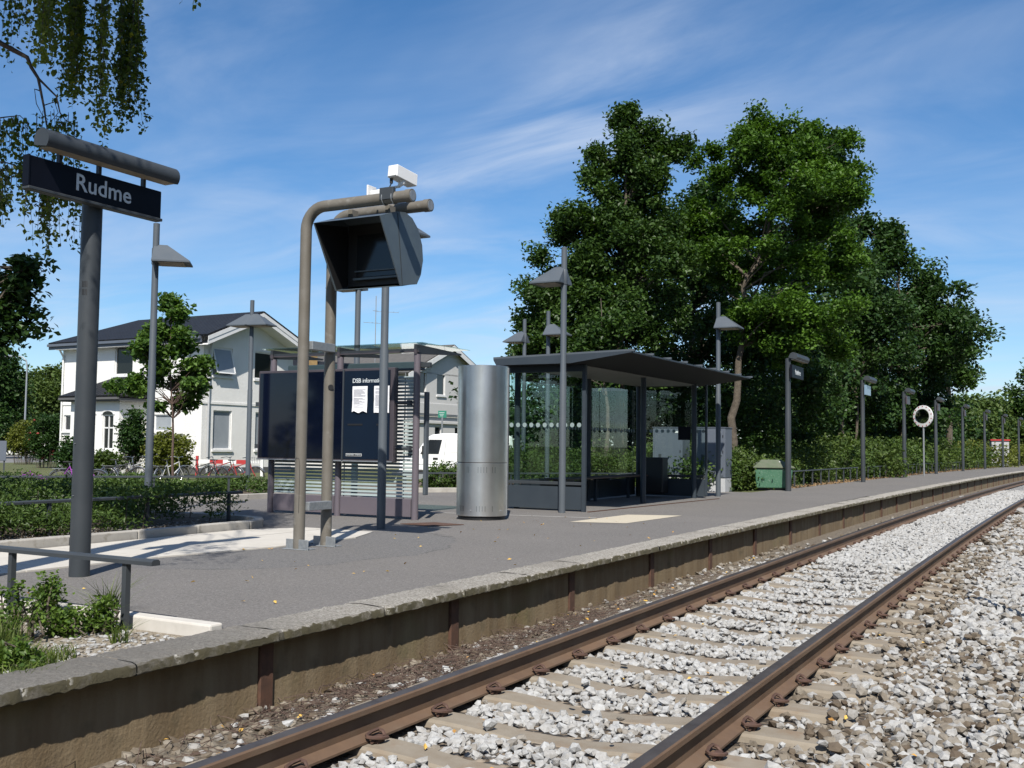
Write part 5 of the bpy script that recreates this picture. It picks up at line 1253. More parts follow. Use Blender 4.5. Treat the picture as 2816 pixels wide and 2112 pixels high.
roof_plane('porch_roof', [(KP - e_, pb_ + e_, pr_z), (KP - e_, pa - e_, pr_z), (0, pa + 0.9, ap), (0, pb_ - 0.9, ap)], 'tile', h, None)
roof_plane('porch_roof', [(KP - e_, pa - e_, pr_z), (0, pa - e_, pr_z), (0, pa + 0.9, ap)], 'tile', h, None)
roof_plane('porch_roof', [(0, pb_ + e_, pr_z), (KP - e_, pb_ + e_, pr_z), (0, pb_ - 0.9, ap)], 'tile', h, None)
bb = MB(); bb.mm((KP - e_ - 0.05, pa - e_, pr_z - 0.09), (KP - e_ + 0.03, pb_ + e_, pr_z + 0.005)); bb.build('porch_gutter', 'plinth_dark', h)
bb = MB(); bb.mm((KP - e_ + 0.04, pa - e_ + 0.03, pr_z - 0.16), (-0.001, pb_ + e_ - 0.03, pr_z - 0.03)); bb.build('porch_soffit', 'plinth_dark', h)

# rear wing joining on to the right, and the grey gabled house beyond
def simple_house(label, cat, u0, dist, Wd, Ln, ez, rz_, wall_m, roof_m, ang, name):
    c = Pd(u0, 1218, dist); fr = Frame(c, ang); t = thing(name, label, cat, fr.c, ang); return fr, t
HANG2 = HANG
f2, h2 = simple_house('low dark-roofed rear wing between the white house and the grey gabled house', 'house', 815, 56.5, 0, 0, 0, 0, None, None, HANG2 - math.radians(20), 'rear_wing')
Lw, Dw = 9.5, 6.0; ez2, rz2 = 4.2, 6.15
bb = MB(); bb.mm((0, 0, 0), (Lw, Dw, ez2)); bb.build('wall', 'wallwhite', h2)
roof_plane('roof', [(0, -0.4, ez2 - 0.1), (Lw, -0.4, ez2 - 0.1), (Lw, Dw / 2, rz2), (0, Dw / 2, rz2)], 'tile', h2, None)
roof_plane('roof', [(Lw, Dw + 0.4, ez2 - 0.1), (0, Dw + 0.4, ez2 - 0.1), (0, Dw / 2, rz2 + 0.001), (Lw, Dw / 2, rz2 + 0.001)], 'tile', h2, None)
bb = MB(); bb.mm((2.0, 2.4, rz2 - 0.5), (2.5, 2.9, rz2 + 0.75)); ch = bb.build('chimney', 'brick', h2)
bb = MB(); bb.mm((1.97, 2.37, rz2 + 0.75), (2.53, 2.93, rz2 + 0.82)); bb.build('chimney_cap', 'plinth_dark', ch)
am = Pd(1032, 945, 57)
an_ = thing('television_antenna', 'thin television antenna mast above the grey roof', 'antenna', (am[0], am[1], 4.2))
hm = 1.05 + (1219 - 815) / F_PX * 57 - 4.2
bb = MB(); bb.tube([(0, 0, -0.6), (0, 0, hm)], 0.022, 6); bb.build('mast', 'galv', an_)
vd = np.array([math.cos(TH), math.sin(TH)])
for z, x0_, x1_ in ((hm - 0.85, 0.1, 1.25), (hm - 1.45, -0.65, 0.3), (hm - 0.80, -0.15, 0.1)):
    bb = MB(); bb.tube([(vd[0] * x0_, vd[1] * x0_, z), (vd[0] * x1_, vd[1] * x1_, z - 0.05)], 0.012, 5)
    for k in range(5):
        x = x0_ + (x1_ - x0_) * k / 4; bb.tube([(vd[0] * x - vd[1] * 0.15, vd[1] * x + vd[0] * 0.15, z), (vd[0] * x + vd[1] * 0.15, vd[1] * x - vd[0] * 0.15, z)], 0.006, 4)
    bb.build('aerial', 'galv', an_)
f3 = Frame(Pd(1118, 1219, 58), HANG); h3 = thing('grey_house', 'grey rendered gabled house behind the white van', 'house', f3.c, HANG)
pk = f3.hit(1236, 952, 'y'); W3 = 2 * float(pk[0]); rz3 = float(pk[2]); ez3 = rz3 - 1.75
def op3(u0, v0, u1, v1):
    A = f3.hit(u0, v0, 'y'); B = f3.hit(u1, v1, 'y'); return (min(A[0], B[0]), max(A[0], B[0]), min(A[2], B[2]), max(A[2], B[2]))
o3 = [op3(1152, 1024, 1172, 1086), op3(1202, 1026, 1224, 1088)]
o3 = [(o3[0][0], o3[0][1], *o3[1][2:]), o3[1]]; lo3_ = op3(1196, 1172, 1214, 1215); o3b = [(lo3_[0], lo3_[1], 0.6, lo3_[3]), (lo3_[0] + 2.1, lo3_[1] + 2.1, 0.6, lo3_[3]), (lo3_[0] - 2.6, lo3_[1] - 2.3, 0.1, lo3_[3])]
wall_open(f3, 0, W3, 0, ez3, o3 + o3b, 'y', 'wall', 'wallgrey', h3, gable=(W3 / 2, rz3 - 0.1))
for xx in (0, W3): bb = MB(); bb.add([(xx, 0, 0), (xx, 9, 0), (xx, 9, ez3), (xx, 0, ez3)], [(0, 1, 2, 3)]); bb.build('wall', 'wallgrey', h3)
for o_ in o3: window(h3, 'y', *o_)
for o_ in o3b: window(h3, 'y', *o_, sill=False)
s3 = (rz3 - ez3) / (W3 / 2)
roof_plane('roof', [(-0.4, 9, ez3 - 0.4 * s3), (-0.4, -0.35, ez3 - 0.4 * s3), (W3 / 2, -0.35, rz3), (W3 / 2, 9, rz3)], 'tile_grey', h3, None)
roof_plane('roof', [(W3 + 0.4, -0.35, ez3 - 0.4 * s3), (W3 + 0.4, 9, ez3 - 0.4 * s3), (W3 / 2, 9, rz3 + 0.001), (W3 / 2, -0.35, rz3 + 0.001)], 'tile_grey', h3, None)
for x0_ in (-0.4, W3 + 0.4):
    bb = MB(); a_, c_ = ez3 - 0.4 * s3, rz3
    bb.add([(x0_, -0.38, a_ - 0.28), (W3 / 2, -0.38, c_ - 0.28), (W3 / 2, -0.38, c_ + 0.02), (x0_, -0.38, a_ + 0.02), (x0_, -0.34, a_ - 0.28), (W3 / 2, -0.34, c_ - 0.28), (W3 / 2, -0.34, c_ + 0.02), (x0_, -0.34, a_ + 0.02)],
           [(0, 1, 2, 3), (4, 7, 6, 5), (0, 4, 5, 1), (1, 5, 6, 2), (2, 6, 7, 3), (3, 7, 4, 0)]); bb.build('barge_board', 'white', h3)
z31, z32 = float(f3.hit(1200, 1110, 'y')[2]), float(f3.hit(1200, 1165, 'y')[2])
bb = MB(); bb.mm((0.6, -0.06, z32 + 0.55), (W3 - 0.4, 0.0, z31)); bb.build('fascia_board', 'wallgrey', h3, bevel=0.01)
bb = MB(); bb.mm((0.3, -0.10, z32), (W3, 0.0, z32 + 0.12)); bb.build('string_course', 'wallgrey', h3)
bb = MB(); bb.mm((0.5, -0.12, z32 + 0.45), (W3 - 0.3, -0.061, z32 + 0.52)); bb.build('sign_rail', 'galv', h3)

# ================================================================== VAN, BICYCLES AND OTHER THINGS ON THE FORECOURT
VANG = math.radians(28.5 - 0.0)            # local x runs to the right across the view
def fore(u, dist): p = Pd(u, 1225, dist); return (p[0], p[1], GZ)
vn = thing('delivery_van', 'white panel van parked in front of the grey house', 'van', fore(1098, 40), math.radians(33))
side = [(0.0, 0.55), (0.03, 0.85), (0.18, 1.02), (0.62, 1.16), (1.02, 1.80), (1.25, 1.93), (1.7, 1.99), (4.1, 1.97), (4.32, 1.88), (4.40, 1.0), (4.40, 0.45), (3.9, 0.30), (0.25, 0.30), (0.02, 0.38)]
bb = MB(); bb.prism(side, 'y', 0.0, 1.68); bd = bb.build('body', 'van', vn, bevel=0.05, bseg=3)
bb = MB(); bb.prism([(0.80, 1.20), (1.14, 1.74), (1.62, 1.74), (1.50, 1.20)], 'y', -0.012, 0.004); bb.build('side_window', 'winglass', vn)
bb = MB(); bb.prism([(1.95, 1.25), (1.95, 1.76), (4.1, 1.75), (4.15, 1.25)], 'y', -0.010, 0.004); bb.build('side_panel', 'van', vn, bevel=0.008)
bb = MB()
for pts in ([(0.95, -0.012, 0.42), (1.62, -0.012, 0.46), (1.72, -0.012, 1.20), (1.78, -0.012, 1.80)], [(0.02, -0.012, 0.80), (1.6, -0.012, 0.82), (4.38, -0.012, 0.82)]): bb.tube(pts, 0.006, 4)
bb.build('door_seam', 'blind', vn)
bb = MB(); bb.mm((1.28, -0.035, 1.0), (1.47, -0.005, 1.06)); bb.build('door_handle', 'black', vn)
bb = MB(); bb.mm((0.86, -0.16, 1.18), (0.92, -0.02, 1.50)); bb.build('wing_mirror', 'black', vn, bevel=0.01)
bb = MB(); bb.add([(0.62, 0.08, 1.175), (0.62, 1.60, 1.175), (1.04, 1.54, 1.83), (1.04, 0.14, 1.83)], [(0, 1, 2, 3)]); o = bb.build('windscreen', 'winglass', vn); o.location = (-0.012, 0, 0.004)
for x in (0.82, 3.55):
    for y in (0.06, 1.62):
        bb = MB(); bb.torus((x, y, 0.31), 0.235, 0.085, 'y', 22, 8); w = bb.build('tyre', 'tyre', vn, smooth=50)
        bb = MB(); bb.tube([(x, y - 0.07, 0.31), (x, y + 0.07, 0.31)], 0.17, 16); bb.build('rim', 'galv', w)
for y in (0.18, 1.30):
    bb = MB(); bb.box((0.06, y + 0.1, 0.80), (0.10, 0.26, 0.18)); bb.build('headlight', 'white_plastic', vn, bevel=0.02)
bb = MB(); bb.mm((-0.06, 0.03, 0.36), (0.12, 1.65, 0.56)); bb.build('bumper', 'blind', vn, bevel=0.03)

gs = thing('green_sign', 'small green sign on a thin post above the white van', 'sign', fore(1215, 45))
bb = MB(); bb.lathe([(0.035, 0), (0.035, 2.75)], 10); bb.build('post', 'galv', gs)
bb = MB(); bb.box((0, 0, 2.86), (0.36, 0.03, 0.30), rz=TH); b_ = bb.build('panel', 'green_sign', gs)
bb = MB()
for i in range(3): bb.box((-0.02 * math.cos(TH), -0.02 * math.sin(TH) - 0.012, 2.93 - 0.07 * i), (0.24 - 0.05 * i, 0.012, 0.018), rz=TH)
bb.build('print_rows', 'letter', b_)
for k, (u, w, lab) in enumerate(((1204, 0.42, 'mid grey half of a pair of bins before the van'), (1223, 0.44, 'black half of a pair of bins before the van'))):
    rb = thing('refuse_bin', lab, 'bin', fore(u, 30), TH, 'bins in front of the van')
    bb = MB(); taper(bb, w * 0.42, 0.20, 0.05, w * 0.48, 0.24, 0.82); bb.build('body', 'mid_metal' if k == 0 else 'black', rb, bevel=0.02)
    bb = MB(); bb.box((0, 0, 0.845), (w, 0.52, 0.05)); bb.build('lid', 'mid_metal' if k == 0 else 'black', rb, bevel=0.015)

def bicycle(label, u, dist, ang, frame_col, seat_m='black', basket=False):
    m = bpy.data.materials.get('bike_' + frame_col[0])
    if m is None: m = mat('bike_' + frame_col[0], frame_col[1], rough=0.35)
    t = thing('bicycle', label, 'bicycle', fore(u, dist), ang, 'bicycles parked before the white house')
    R = 0.335
    for x in (0, 1.06):
        bb = MB(); bb.torus((x, 0, R), R - 0.018, 0.018, 'y', 26, 6); w = bb.build('wheel', 'tyre', t, smooth=60)
        bb = MB(); bb.torus((x, 0, R), R - 0.042, 0.008, 'y', 26, 5); bb.build('rim', 'chrome', w)
        bb = MB()
        for i in range(12):
            a = math.pi * 2 * i / 12; bb.tube([(x, 0.01 * (-1) ** i, R), (x + (R - 0.04) * math.cos(a), 0, R + (R - 0.04) * math.sin(a))], 0.0025, 3, cap=False)
        bb.build('spokes', 'chrome', w)
        bb = MB(); bb.torus((x, 0, R), R + 0.022, 0.016, 'y', 14, 4, math.radians(20 if x else 5), math.radians(160 if x else 185)); bb.build('mudguard', 'chrome', t)
    bb = MB(); bbk, st, hd_t, hd_b = (0.43, 0, 0.29), (0.27, 0, 0.78), (0.86, 0, 0.84), (0.90, 0, 0.64)
    for a, c, r in ((bbk, st, 0.018), (bbk, hd_b, 0.020), ((0.30, 0, 0.66), hd_t, 0.018), (hd_t, hd_b, 0.020)): bb.tube([a, c], r, 8)
    for y in (-0.04, 0.04):
        bb.tube([bbk, (0, y, R)], 0.010, 6); bb.tube([st, (0, y, R)], 0.009, 6); bb.tube([hd_b, (0.97, y, 0.5), (1.06, y, R)], 0.011, 6)
    bb.build('frame', m, t, smooth=50)
    bb = MB(); bb.tube([st, (0.245, 0, 0.90)], 0.013, 8); bb.build('seat_post', 'chrome', t)
    bb = MB(); bb.add([(0.08, -0.09, 0.93), (0.08, 0.09, 0.93), (0.24, 0.05, 0.925), (0.36, 0.018, 0.92), (0.36, -0.018, 0.92), (0.24, -0.05, 0.925), (0.10, -0.06, 0.885), (0.10, 0.06, 0.885), (0.34, 0, 0.885)],
                      [(0, 1, 2, 3, 4, 5), (0, 6, 7, 1), (1, 7, 8, 3, 2), (0, 5, 4, 8, 6), (6, 8, 7), (3, 8, 4)]); bb.build('saddle', seat_m, t, bevel=0.008)
    bb = MB(); bb.tube([hd_t, (0.83, 0, 0.98)], 0.013, 8); bb.tube([(0.72, -0.29, 1.01), (0.80, -0.2, 1.03), (0.84, 0, 0.99), (0.80, 0.2, 1.03), (0.72, 0.29, 1.01)], 0.012, 6); hb = bb.build('handlebar', 'chrome', t, smooth=50)
    for y in (-1, 1): bb = MB(); bb.tube([(0.735, y * 0.27, 1.013), (0.64, y * 0.32, 0.995)], 0.016, 6); bb.build('grip', 'black', hb)
    bb = MB(); bb.torus((0.43, 0.03, 0.29), 0.085, 0.006, 'y', 16, 4); bb.tube([(0.43, 0.05, 0.29), (0.54, 0.05, 0.19)], 0.009, 5); bb.tube([(0.43, -0.05, 0.29), (0.32, -0.05, 0.39)], 0.009, 5); bb.build('crank', 'chrome', t)
    bb = MB(); bb.mm((-0.22, -0.06, 0.70), (0.18, 0.06, 0.715)); bb.tube([(-0.15, 0.05, 0.70), (0, 0.05, R)], 0.006, 4); bb.tube([(-0.15, -0.05, 0.70), (0, -0.05, R)], 0.006, 4); bb.build('carrier', 'chrome', t)
    if basket:
        bb = MB()
        for z in (0.80, 0.90, 1.02):
            bb.tube([(0.92, -0.17, z), (1.22, -0.17, z), (1.22, 0.17, z), (0.92, 0.17, z), (0.92, -0.17, z)], 0.005, 4)
        for i in range(6):
            for y in (-0.17, 0.17): bb.tube([(0.92 + i * 0.06, y, 0.80), (0.92 + i * 0.06, y, 1.02)], 0.004, 4)
        bb.build('basket', 'chrome', t)
    return t
V0 = TH
bicycle('purple framed bicycle half hidden by the station sign post', 168, 34, V0 + 0.15, ('purple', (0.30, 0.06, 0.36)))
bicycle('dark grey bicycle with silver mudguards, saddle towards the porch', 300, 38, V0 - 0.1, ('grey', (0.05, 0.05, 0.055)))
bicycle('silver bicycle leaning next to the dark grey one', 336, 39, V0 + 0.5, ('silver', (0.32, 0.33, 0.34)))
bicycle('white bicycle turned end-on beside the young tree', 446, 38, V0 + 1.15, ('white', (0.6, 0.6, 0.6)))
bicycle('black bicycle in front of the red and white barrier plank', 520, 39, V0 + 0.2, ('black', (0.02, 0.02, 0.02)))
bicycle('red bicycle in front of the red and white barrier plank', 575, 39.5, V0 - 0.2, ('red', (0.36, 0.03, 0.03)))
bicycle('red bicycle with wire basket by the double lamp post', 622, 39, V0 + 0.1, ('red', (0.36, 0.03, 0.03)), basket=True)
bp = thing('barrier_plank', 'red and white striped barrier plank on posts behind the bicycles', 'barrier', fore(540, 43), TH)
for i in range(5):
    bb = MB(); bb.mm((0.03 + i * 0.52, -0.02, 0.70), (0.03 + (i + 1) * 0.52, 0.02, 0.86)); bb.build('stripe', 'white' if i % 2 == 0 else 'red', bp)
for x in (0.0, 2.55): bb = MB(); bb.mm((x, -0.04, 0), (x + 0.10, 0.04, 1.0)); bb.build('post', 'red' if x == 0 else 'white', bp)

for u, d, lab, hgt in ((66, 89, 'tall pale street lamp with curved arm left of the white house', 8.0), (108, 150, 'distant pale street lamp over the hedge left of the white house', 6.6)):
    t = thing('street_lamp', lab, 'street lamp', fore(u, d), TH, 'street lamps beyond the road')
    bb = MB(); bb.tube([(0, 0, 0), (0, 0, hgt - 0.8), (-0.08, 0, hgt - 0.35), (-0.4, 0, hgt - 0.05), (-0.9, 0, hgt)], [0.09, 0.06, 0.05, 0.045, 0.04], 8); bb.build('pole', 'galv', t, smooth=50)
    bb = MB(); bb.box((-1.3, 0, hgt - 0.02), (0.85, 0.26, 0.14)); bb.build('lantern', 'galv', t, bevel=0.04)
fb = thing('grey_board', 'pale grey board on a post at the roadside', 'sign', fore(-12, 44), TH + 0.25)
bb = MB(); bb.mm((-0.4, 0, 0.75), (0.38, 0.04, 1.5)); bb.build('panel', 'cabinet', fb, bevel=0.01)
bb = MB(); bb.mm((0.28, 0.045, 0), (0.33, 0.09, 1.48)); bb.build('post', 'dark_metal', fb)
fw = thing('far_white_cottage', 'far off white cottage under the trees across the road', 'house', fore(20, 120), TH)
bb = MB(); bb.mm((-4, 0, 0), (4, 6, 2.8)); bb.build('wall', 'wallwhite', fw)
bb = MB(); bb.prism([(-0.4, 2.7), (6.4, 2.7), (3, 5.0)], 'x', -4.3, 4.3); bb.build('roof', 'tile_grey', fw)
fh = thing('utility_hut', 'small pale hut among the bushes at the far end of the platform', 'hut', (float(Pd(2748, 1238, 80)[0]), float(Pd(2748, 1238, 80)[1]), 0), 0.2)
bb = MB(); bb.mm((-0.55, -0.5, 0), (0.55, 0.5, 1.75)); bb.build('body', 'plinth', fh, bevel=0.01)
bb = MB(); bb.mm((-0.62, -0.57, 1.75), (0.62, 0.57, 1.85)); bb.build('roof', 'red', fh)

# ================================================================== TREES
def lobes(base, spec, d):
    out = []
    for (u, v, ru, rv, n) in spec:
        c = Pd(u, v, d) - np.array(base); k = d / F_PX; r = ru * k
        out.append((c[0], c[1], c[2], r, r, rv * k, n))
    return out
def gbase(u, d, z=-0.25): p = Pd(u, 1230, d); return (p[0], p[1], z)
def rel(u, v, d, base): return tuple(Pd(u, v, d) - np.array(base))
GW = 'trees of the grove behind the shelter'
B = gbase(1705, 30)
tree('oak_tree', 'tall dark oak with a pointed top behind the shelter roof', B, 10.5, 0.19, lobes(B, [(1728, 318, 13, 34, 8), (1880, 395, 14, 26, 5), (1560, 600, 18, 26, 6), (1480, 700, 16, 22, 5), (1440, 880, 26, 20, 6), (1725, 375, 34, 60, 26), (1640, 460, 26, 40, 12), (1700, 500, 80, 85, 64), (1655, 640, 110, 85, 90), (1595, 770, 100, 80, 80), (1535, 850, 105, 75, 80), (1480, 930, 95, 50, 50),
     (1650, 900, 170, 80, 110), (1790, 560, 75, 130, 80), (1845, 420, 26, 55, 14), (1790, 400, 22, 50, 10), (1800, 760, 110, 150, 120), (1640, 1010, 190, 50, 80)], 30), 'leaf_oak', 31, leaf=0.135, per=104, rc=0.36, group=GW,
     trunk_pts=[(0, 0, -0.3), rel(1703, 1000, 30, B), rel(1715, 760, 30, B), rel(1728, 360, 30, B)], limbs=0.22)
B = gbase(2000, 31)
tree('maple_tree', 'bright green tree with a leaning pale trunk beside the shelter', B, 9.5, 0.15, lobes(B, [(1917, 430, 18, 26, 6), (1972, 415, 18, 24, 6), (2332, 400, 14, 26, 5), (2362, 470, 22, 20, 6), (2084, 345, 14, 34, 7), (2107, 360, 22, 30, 9), (2162, 365, 16, 34, 7), (2247, 375, 16, 36, 7), (2122, 425, 115, 60, 70), (2042, 470, 85, 55, 50), (2207, 390, 50, 45, 26), (2062, 360, 30, 40, 14), (2162, 560, 170, 80, 120), (1972, 610, 90, 65, 55), (2262, 500, 85, 70, 60),
     (2082, 720, 150, 50, 80), (2202, 860, 150, 45, 95), (2132, 900, 110, 35, 50), (2272, 690, 75, 70, 50), (1952, 700, 70, 40, 30), (2302, 440, 45, 60, 22), (2232, 960, 110, 40, 45)], 31), 'leaf_bright', 32, leaf=0.13, per=92, rc=0.33, group=GW,
     trunk_pts=[(0, 0, -0.3), rel(2015, 1150, 31, B), rel(2040, 950, 31, B), rel(2045, 800, 31, B), rel(2110, 640, 31, B), rel(2160, 420, 31, B)], limbs=0.06)
B = gbase(1900, 37)
tree('dark_tree', 'dark leafy tree standing between the tall oak and the bright tree', B, 10, 0.2, lobes(B, [(1935, 600, 90, 80, 50), (1900, 730, 180, 130, 140), (1880, 930, 240, 130, 170), (2000, 1060, 260, 110, 150), (1760, 1080, 200, 80, 90)], 37), 'leaf_dark', 33, leaf=0.17, per=84, rc=0.48, group=GW, limbs=0.25)
B = gbase(2310, 50)
tree('dark_tree', 'dark leafy tree behind the right side of the bright tree', B, 10, 0.2, lobes(B, [(2305, 440, 30, 50, 12), (2250, 500, 90, 110, 70), (2280, 680, 120, 140, 110), (2230, 880, 200, 150, 170), (2160, 1080, 220, 110, 140), (2360, 1010, 130, 140, 110)], 50), 'leaf_dark', 34, leaf=0.23, per=80, rc=0.60, group=GW, limbs=0.25)
B = gbase(2480, 62)
tree('dark_tree', 'dark rounded tree right of the grove, sloping down to the platform end', B, 12.5, 0.26, lobes(B, [(2380, 630, 14, 40, 7), (2425, 632, 16, 36, 7), (2385, 670, 60, 55, 34), (2430, 690, 40, 70, 24), (2435, 790, 120, 90, 90), (2485, 920, 150, 110, 140), (2405, 1040, 170, 120, 150), (2535, 1100, 110, 60, 60)], 62), 'leaf_dark', 35, leaf=0.27, per=84, rc=0.66, group=GW, limbs=0.25)
B = gbase(2610, 72)
tree('dark_tree', 'outermost dark tree of the grove above the round mirror', B, 12.0, 0.24, lobes(B, [(2535, 760, 14, 40, 8), (2530, 800, 45, 50, 22), (2575, 920, 75, 70, 60), (2620, 930, 35, 28, 12), (2595, 1040, 65, 40, 36), (2525, 1060, 110, 90, 80), (2635, 1030, 26, 24, 8)], 72), 'leaf_oak', 36, leaf=0.28, per=84, rc=0.66, group=GW, limbs=0.35)
for i, (u, d, lab, topv) in enumerate(((1664, 27.5, 'slender trunked tree seen through the shelter glass', 820), (1628, 29, 'thin pale trunked sapling seen through the shelter glass', 900), (2350, 50, 'slender trunked tree in the shade behind the sign posts', 850))):
    B = gbase(u, d)
    tree('slender_tree', lab, B, 6, 0.085, lobes(B, [(u - 15, topv + 60, 60, 70, 26), (u - 40, topv + 180, 70, 60, 24), (u + 30, topv + 160, 50, 60, 18)], d), 'leaf_oak', 50 + i, leaf=0.15, per=45, rc=0.35, group=GW,
         trunk_pts=[(0, 0, -0.3), rel(u + 8, 1120, d, B), rel(u - 6, 980, d, B), rel(u - 12, topv, d, B)])
def thicket(name, pts, m, seed, n, leaf, per, rc, top):
    rng = np.random.default_rng(seed); P = polyline(pts, 0.5); cl = []
    for i in range(n):
        p = P[rng.integers(len(P))]; cl.append((p[0] + rng.normal() * 1.2, p[1] + rng.normal() * 1.2, rng.uniform(0, 1) ** 0.8 * top * rng.uniform(0.6, 1.0)))
    cen, v = clump_leaves(rng, np.array(cl), per, rc, 0.8); tag(leaves_obj(name, cen + [0, 0, -0.3], leaf, m, None, v, rng), kind='stuff')
a_, b_, c_, d_ = (Pd(u, 1230, d)[:2] for u, d in ((1420, 46), (1850, 48), (2300, 64), (2650, 100)))
thicket('rear_thicket', [Pd(1450, 1230, 43)[:2], Pd(1780, 1230, 40)[:2]], 'leaf_dark', 56, 330, 0.24, 34, 0.55, 4.6)
thicket('woodland_understorey', [a_, b_, c_, d_], 'leaf_dark', 55, 1100, 0.32, 34, 0.75, 5.0)
for i, (x, y, hh_, r) in enumerate(((-24, -9, 5.5, 2.6), (-29, -16, 7.0, 3.2), (-35, -24, 6.0, 3.4), (-20, -16, 4.5, 2.4), (-16, -22, 5.0, 2.8))):
    tree('garden_tree', ['rounded dark tree on the near side of the forecourt', 'tall dark tree on the near side of the forecourt', 'broad dark tree on the near side of the forecourt', 'low dark tree beyond the near planting bed', 'far dark tree beyond the near planting bed'][i], (x, y, -0.6), hh_, 0.18,
         [(0, 0, hh_ * 0.6, r, r, hh_ * 0.4, 120), (r * 0.4, 0, hh_ * 0.35, r * 0.8, r, hh_ * 0.35, 60)], 'leaf_dark', 400 + i, leaf=0.34, per=34, rc=0.6, limbs=0.1, group='trees on the near side of the forecourt')
rt_ = np.random.default_rng(77)
for i, (x, y) in enumerate([(8.5, -12), (9.5, -5), (8.2, 1.5), (9.0, 6.5), (4.6, 9.6), (9.2, 13), (8.6, 19), (9.6, 25), (9.0, 32), (10.5, 40), (12, 50)]):
    hh_ = rt_.uniform(6.5, 8.5); r = rt_.uniform(2.2, 2.9) if i != 4 else 1.9
    tree('lineside_tree', 'leafy tree in the row on the other side of the track' if i != 4 else 'slim leafy tree close to the track, out in front of the lineside row', (x, y, -0.65), hh_, 0.15,
         [(0, 0, hh_ * 0.62, r, r, hh_ * 0.38, 110), (0, r * 0.5, hh_ * 0.38, r * 1.05, r, hh_ * 0.3, 70)], 'leaf_dark', 500 + i, leaf=0.30, per=36, rc=0.52, limbs=0.1, group='lineside trees')
# far right: light green trees and scrub beyond the platform end
for i, (u, v, ru, rv, d, n, m_) in enumerate(((2690, 1165, 85, 60, 108, 110, 'leaf_far'), (2770, 1170, 80, 55, 118, 110, 'leaf_far'), (2845, 1110, 60, 75, 112, 70, 'leaf_oak'), (2640, 1185, 80, 45, 96, 90, 'leaf_far'), (2860, 1175, 90, 60, 122, 90, 'leaf_far'))):
    B = gbase(u, d, -0.3)
    tree('far_tree', ['light green tree just past the outermost dark tree', 'light green bushy tree behind the plain lamp posts', 'taller dark tree rising behind the last lamp posts', 'light green low tree behind the mirror and lamp posts', 'light green tree closing the view past the last post'][i], B, 4.5, 0.14,
         lobes(B, [(u, v, ru, rv, n), (u + ru * 0.3, v - rv * 0.6, ru * 0.5, rv * 0.5, n * 0.3), (u - ru * 0.4, v + rv * 0.5, ru * 0.8, rv * 0.6, n * 0.5)], d), m_, 60 + i, leaf=0.40, per=42, rc=0.95, group='trees beyond the platform end')
for i, (u, v, ru, rv, d, n) in enumerate(((0, 1090, 48, 100, 95, 170), (130, 1075, 50, 60, 105, 120), (150, 1110, 70, 60, 108, 120), (70, 1130, 40, 45, 140, 70))):
    B = gbase(u, d, -0.5)
    tree('far_tree', ['dark round tree at the road left of the tall street lamp', 'rounded green tree close to the corner of the white house', 'broad green tree tucked behind the white house', 'small far tree between the two street lamps'][i], B, 6, 0.25,
         lobes(B, [(u, v, ru, rv, n), (u + ru * 0.3, v - rv * 0.5, ru * 0.6, rv * 0.5, n * 0.4), (u, v + rv * 0.7, ru, rv * 0.6, n * 0.4)], d), 'leaf_dark' if i == 0 else 'leaf_far', 70 + i, leaf=0.34, per=40, rc=0.85, group='trees across the road')
B = gbase(480, 24, 0.0)
tree('young_oak', 'young oak with a thin dark stem standing before the white house', B, 3.6, 0.035, lobes(B, [(465, 850, 45, 28, 16), (500, 905, 60, 35, 22), (400, 920, 36, 22, 9), (455, 985, 85, 36, 26), (530, 985, 38, 28, 10), (490, 1050, 78, 34, 24), (545, 1070, 36, 24, 9), (340, 1072, 50, 16, 10), (400, 1060, 40, 20, 8), (460, 1110, 58, 24, 14), (440, 950, 60, 40, 16)], 24), 'leaf_young', 80, leaf=0.13, per=62, rc=0.20,
     bark='twig', trunk_pts=[(0, 0, -0.3), rel(476, 1150, 24, B), rel(468, 1000, 24, B), rel(470, 850, 24, B)], limbs=0.8)
B = gbase(-150, 13, 0.0)
tree('oak_tree', 'oak boughs with lobed leaves reaching in beside the birch and the white house', B, 6, 0.16, lobes(B, [(20, 745, 60, 26, 16), (70, 790, 42, 26, 12), (10, 830, 60, 32, 18), (55, 880, 44, 30, 12), (15, 915, 36, 28, 9), (-75, 820, 55, 90, 26), (-170, 700, 110, 150, 60), (-10, 950, 30, 18, 5)], 13), 'leaf_dark', 81, leaf=0.095, per=27, rc=0.19,
     limbs=0.7, group=None)

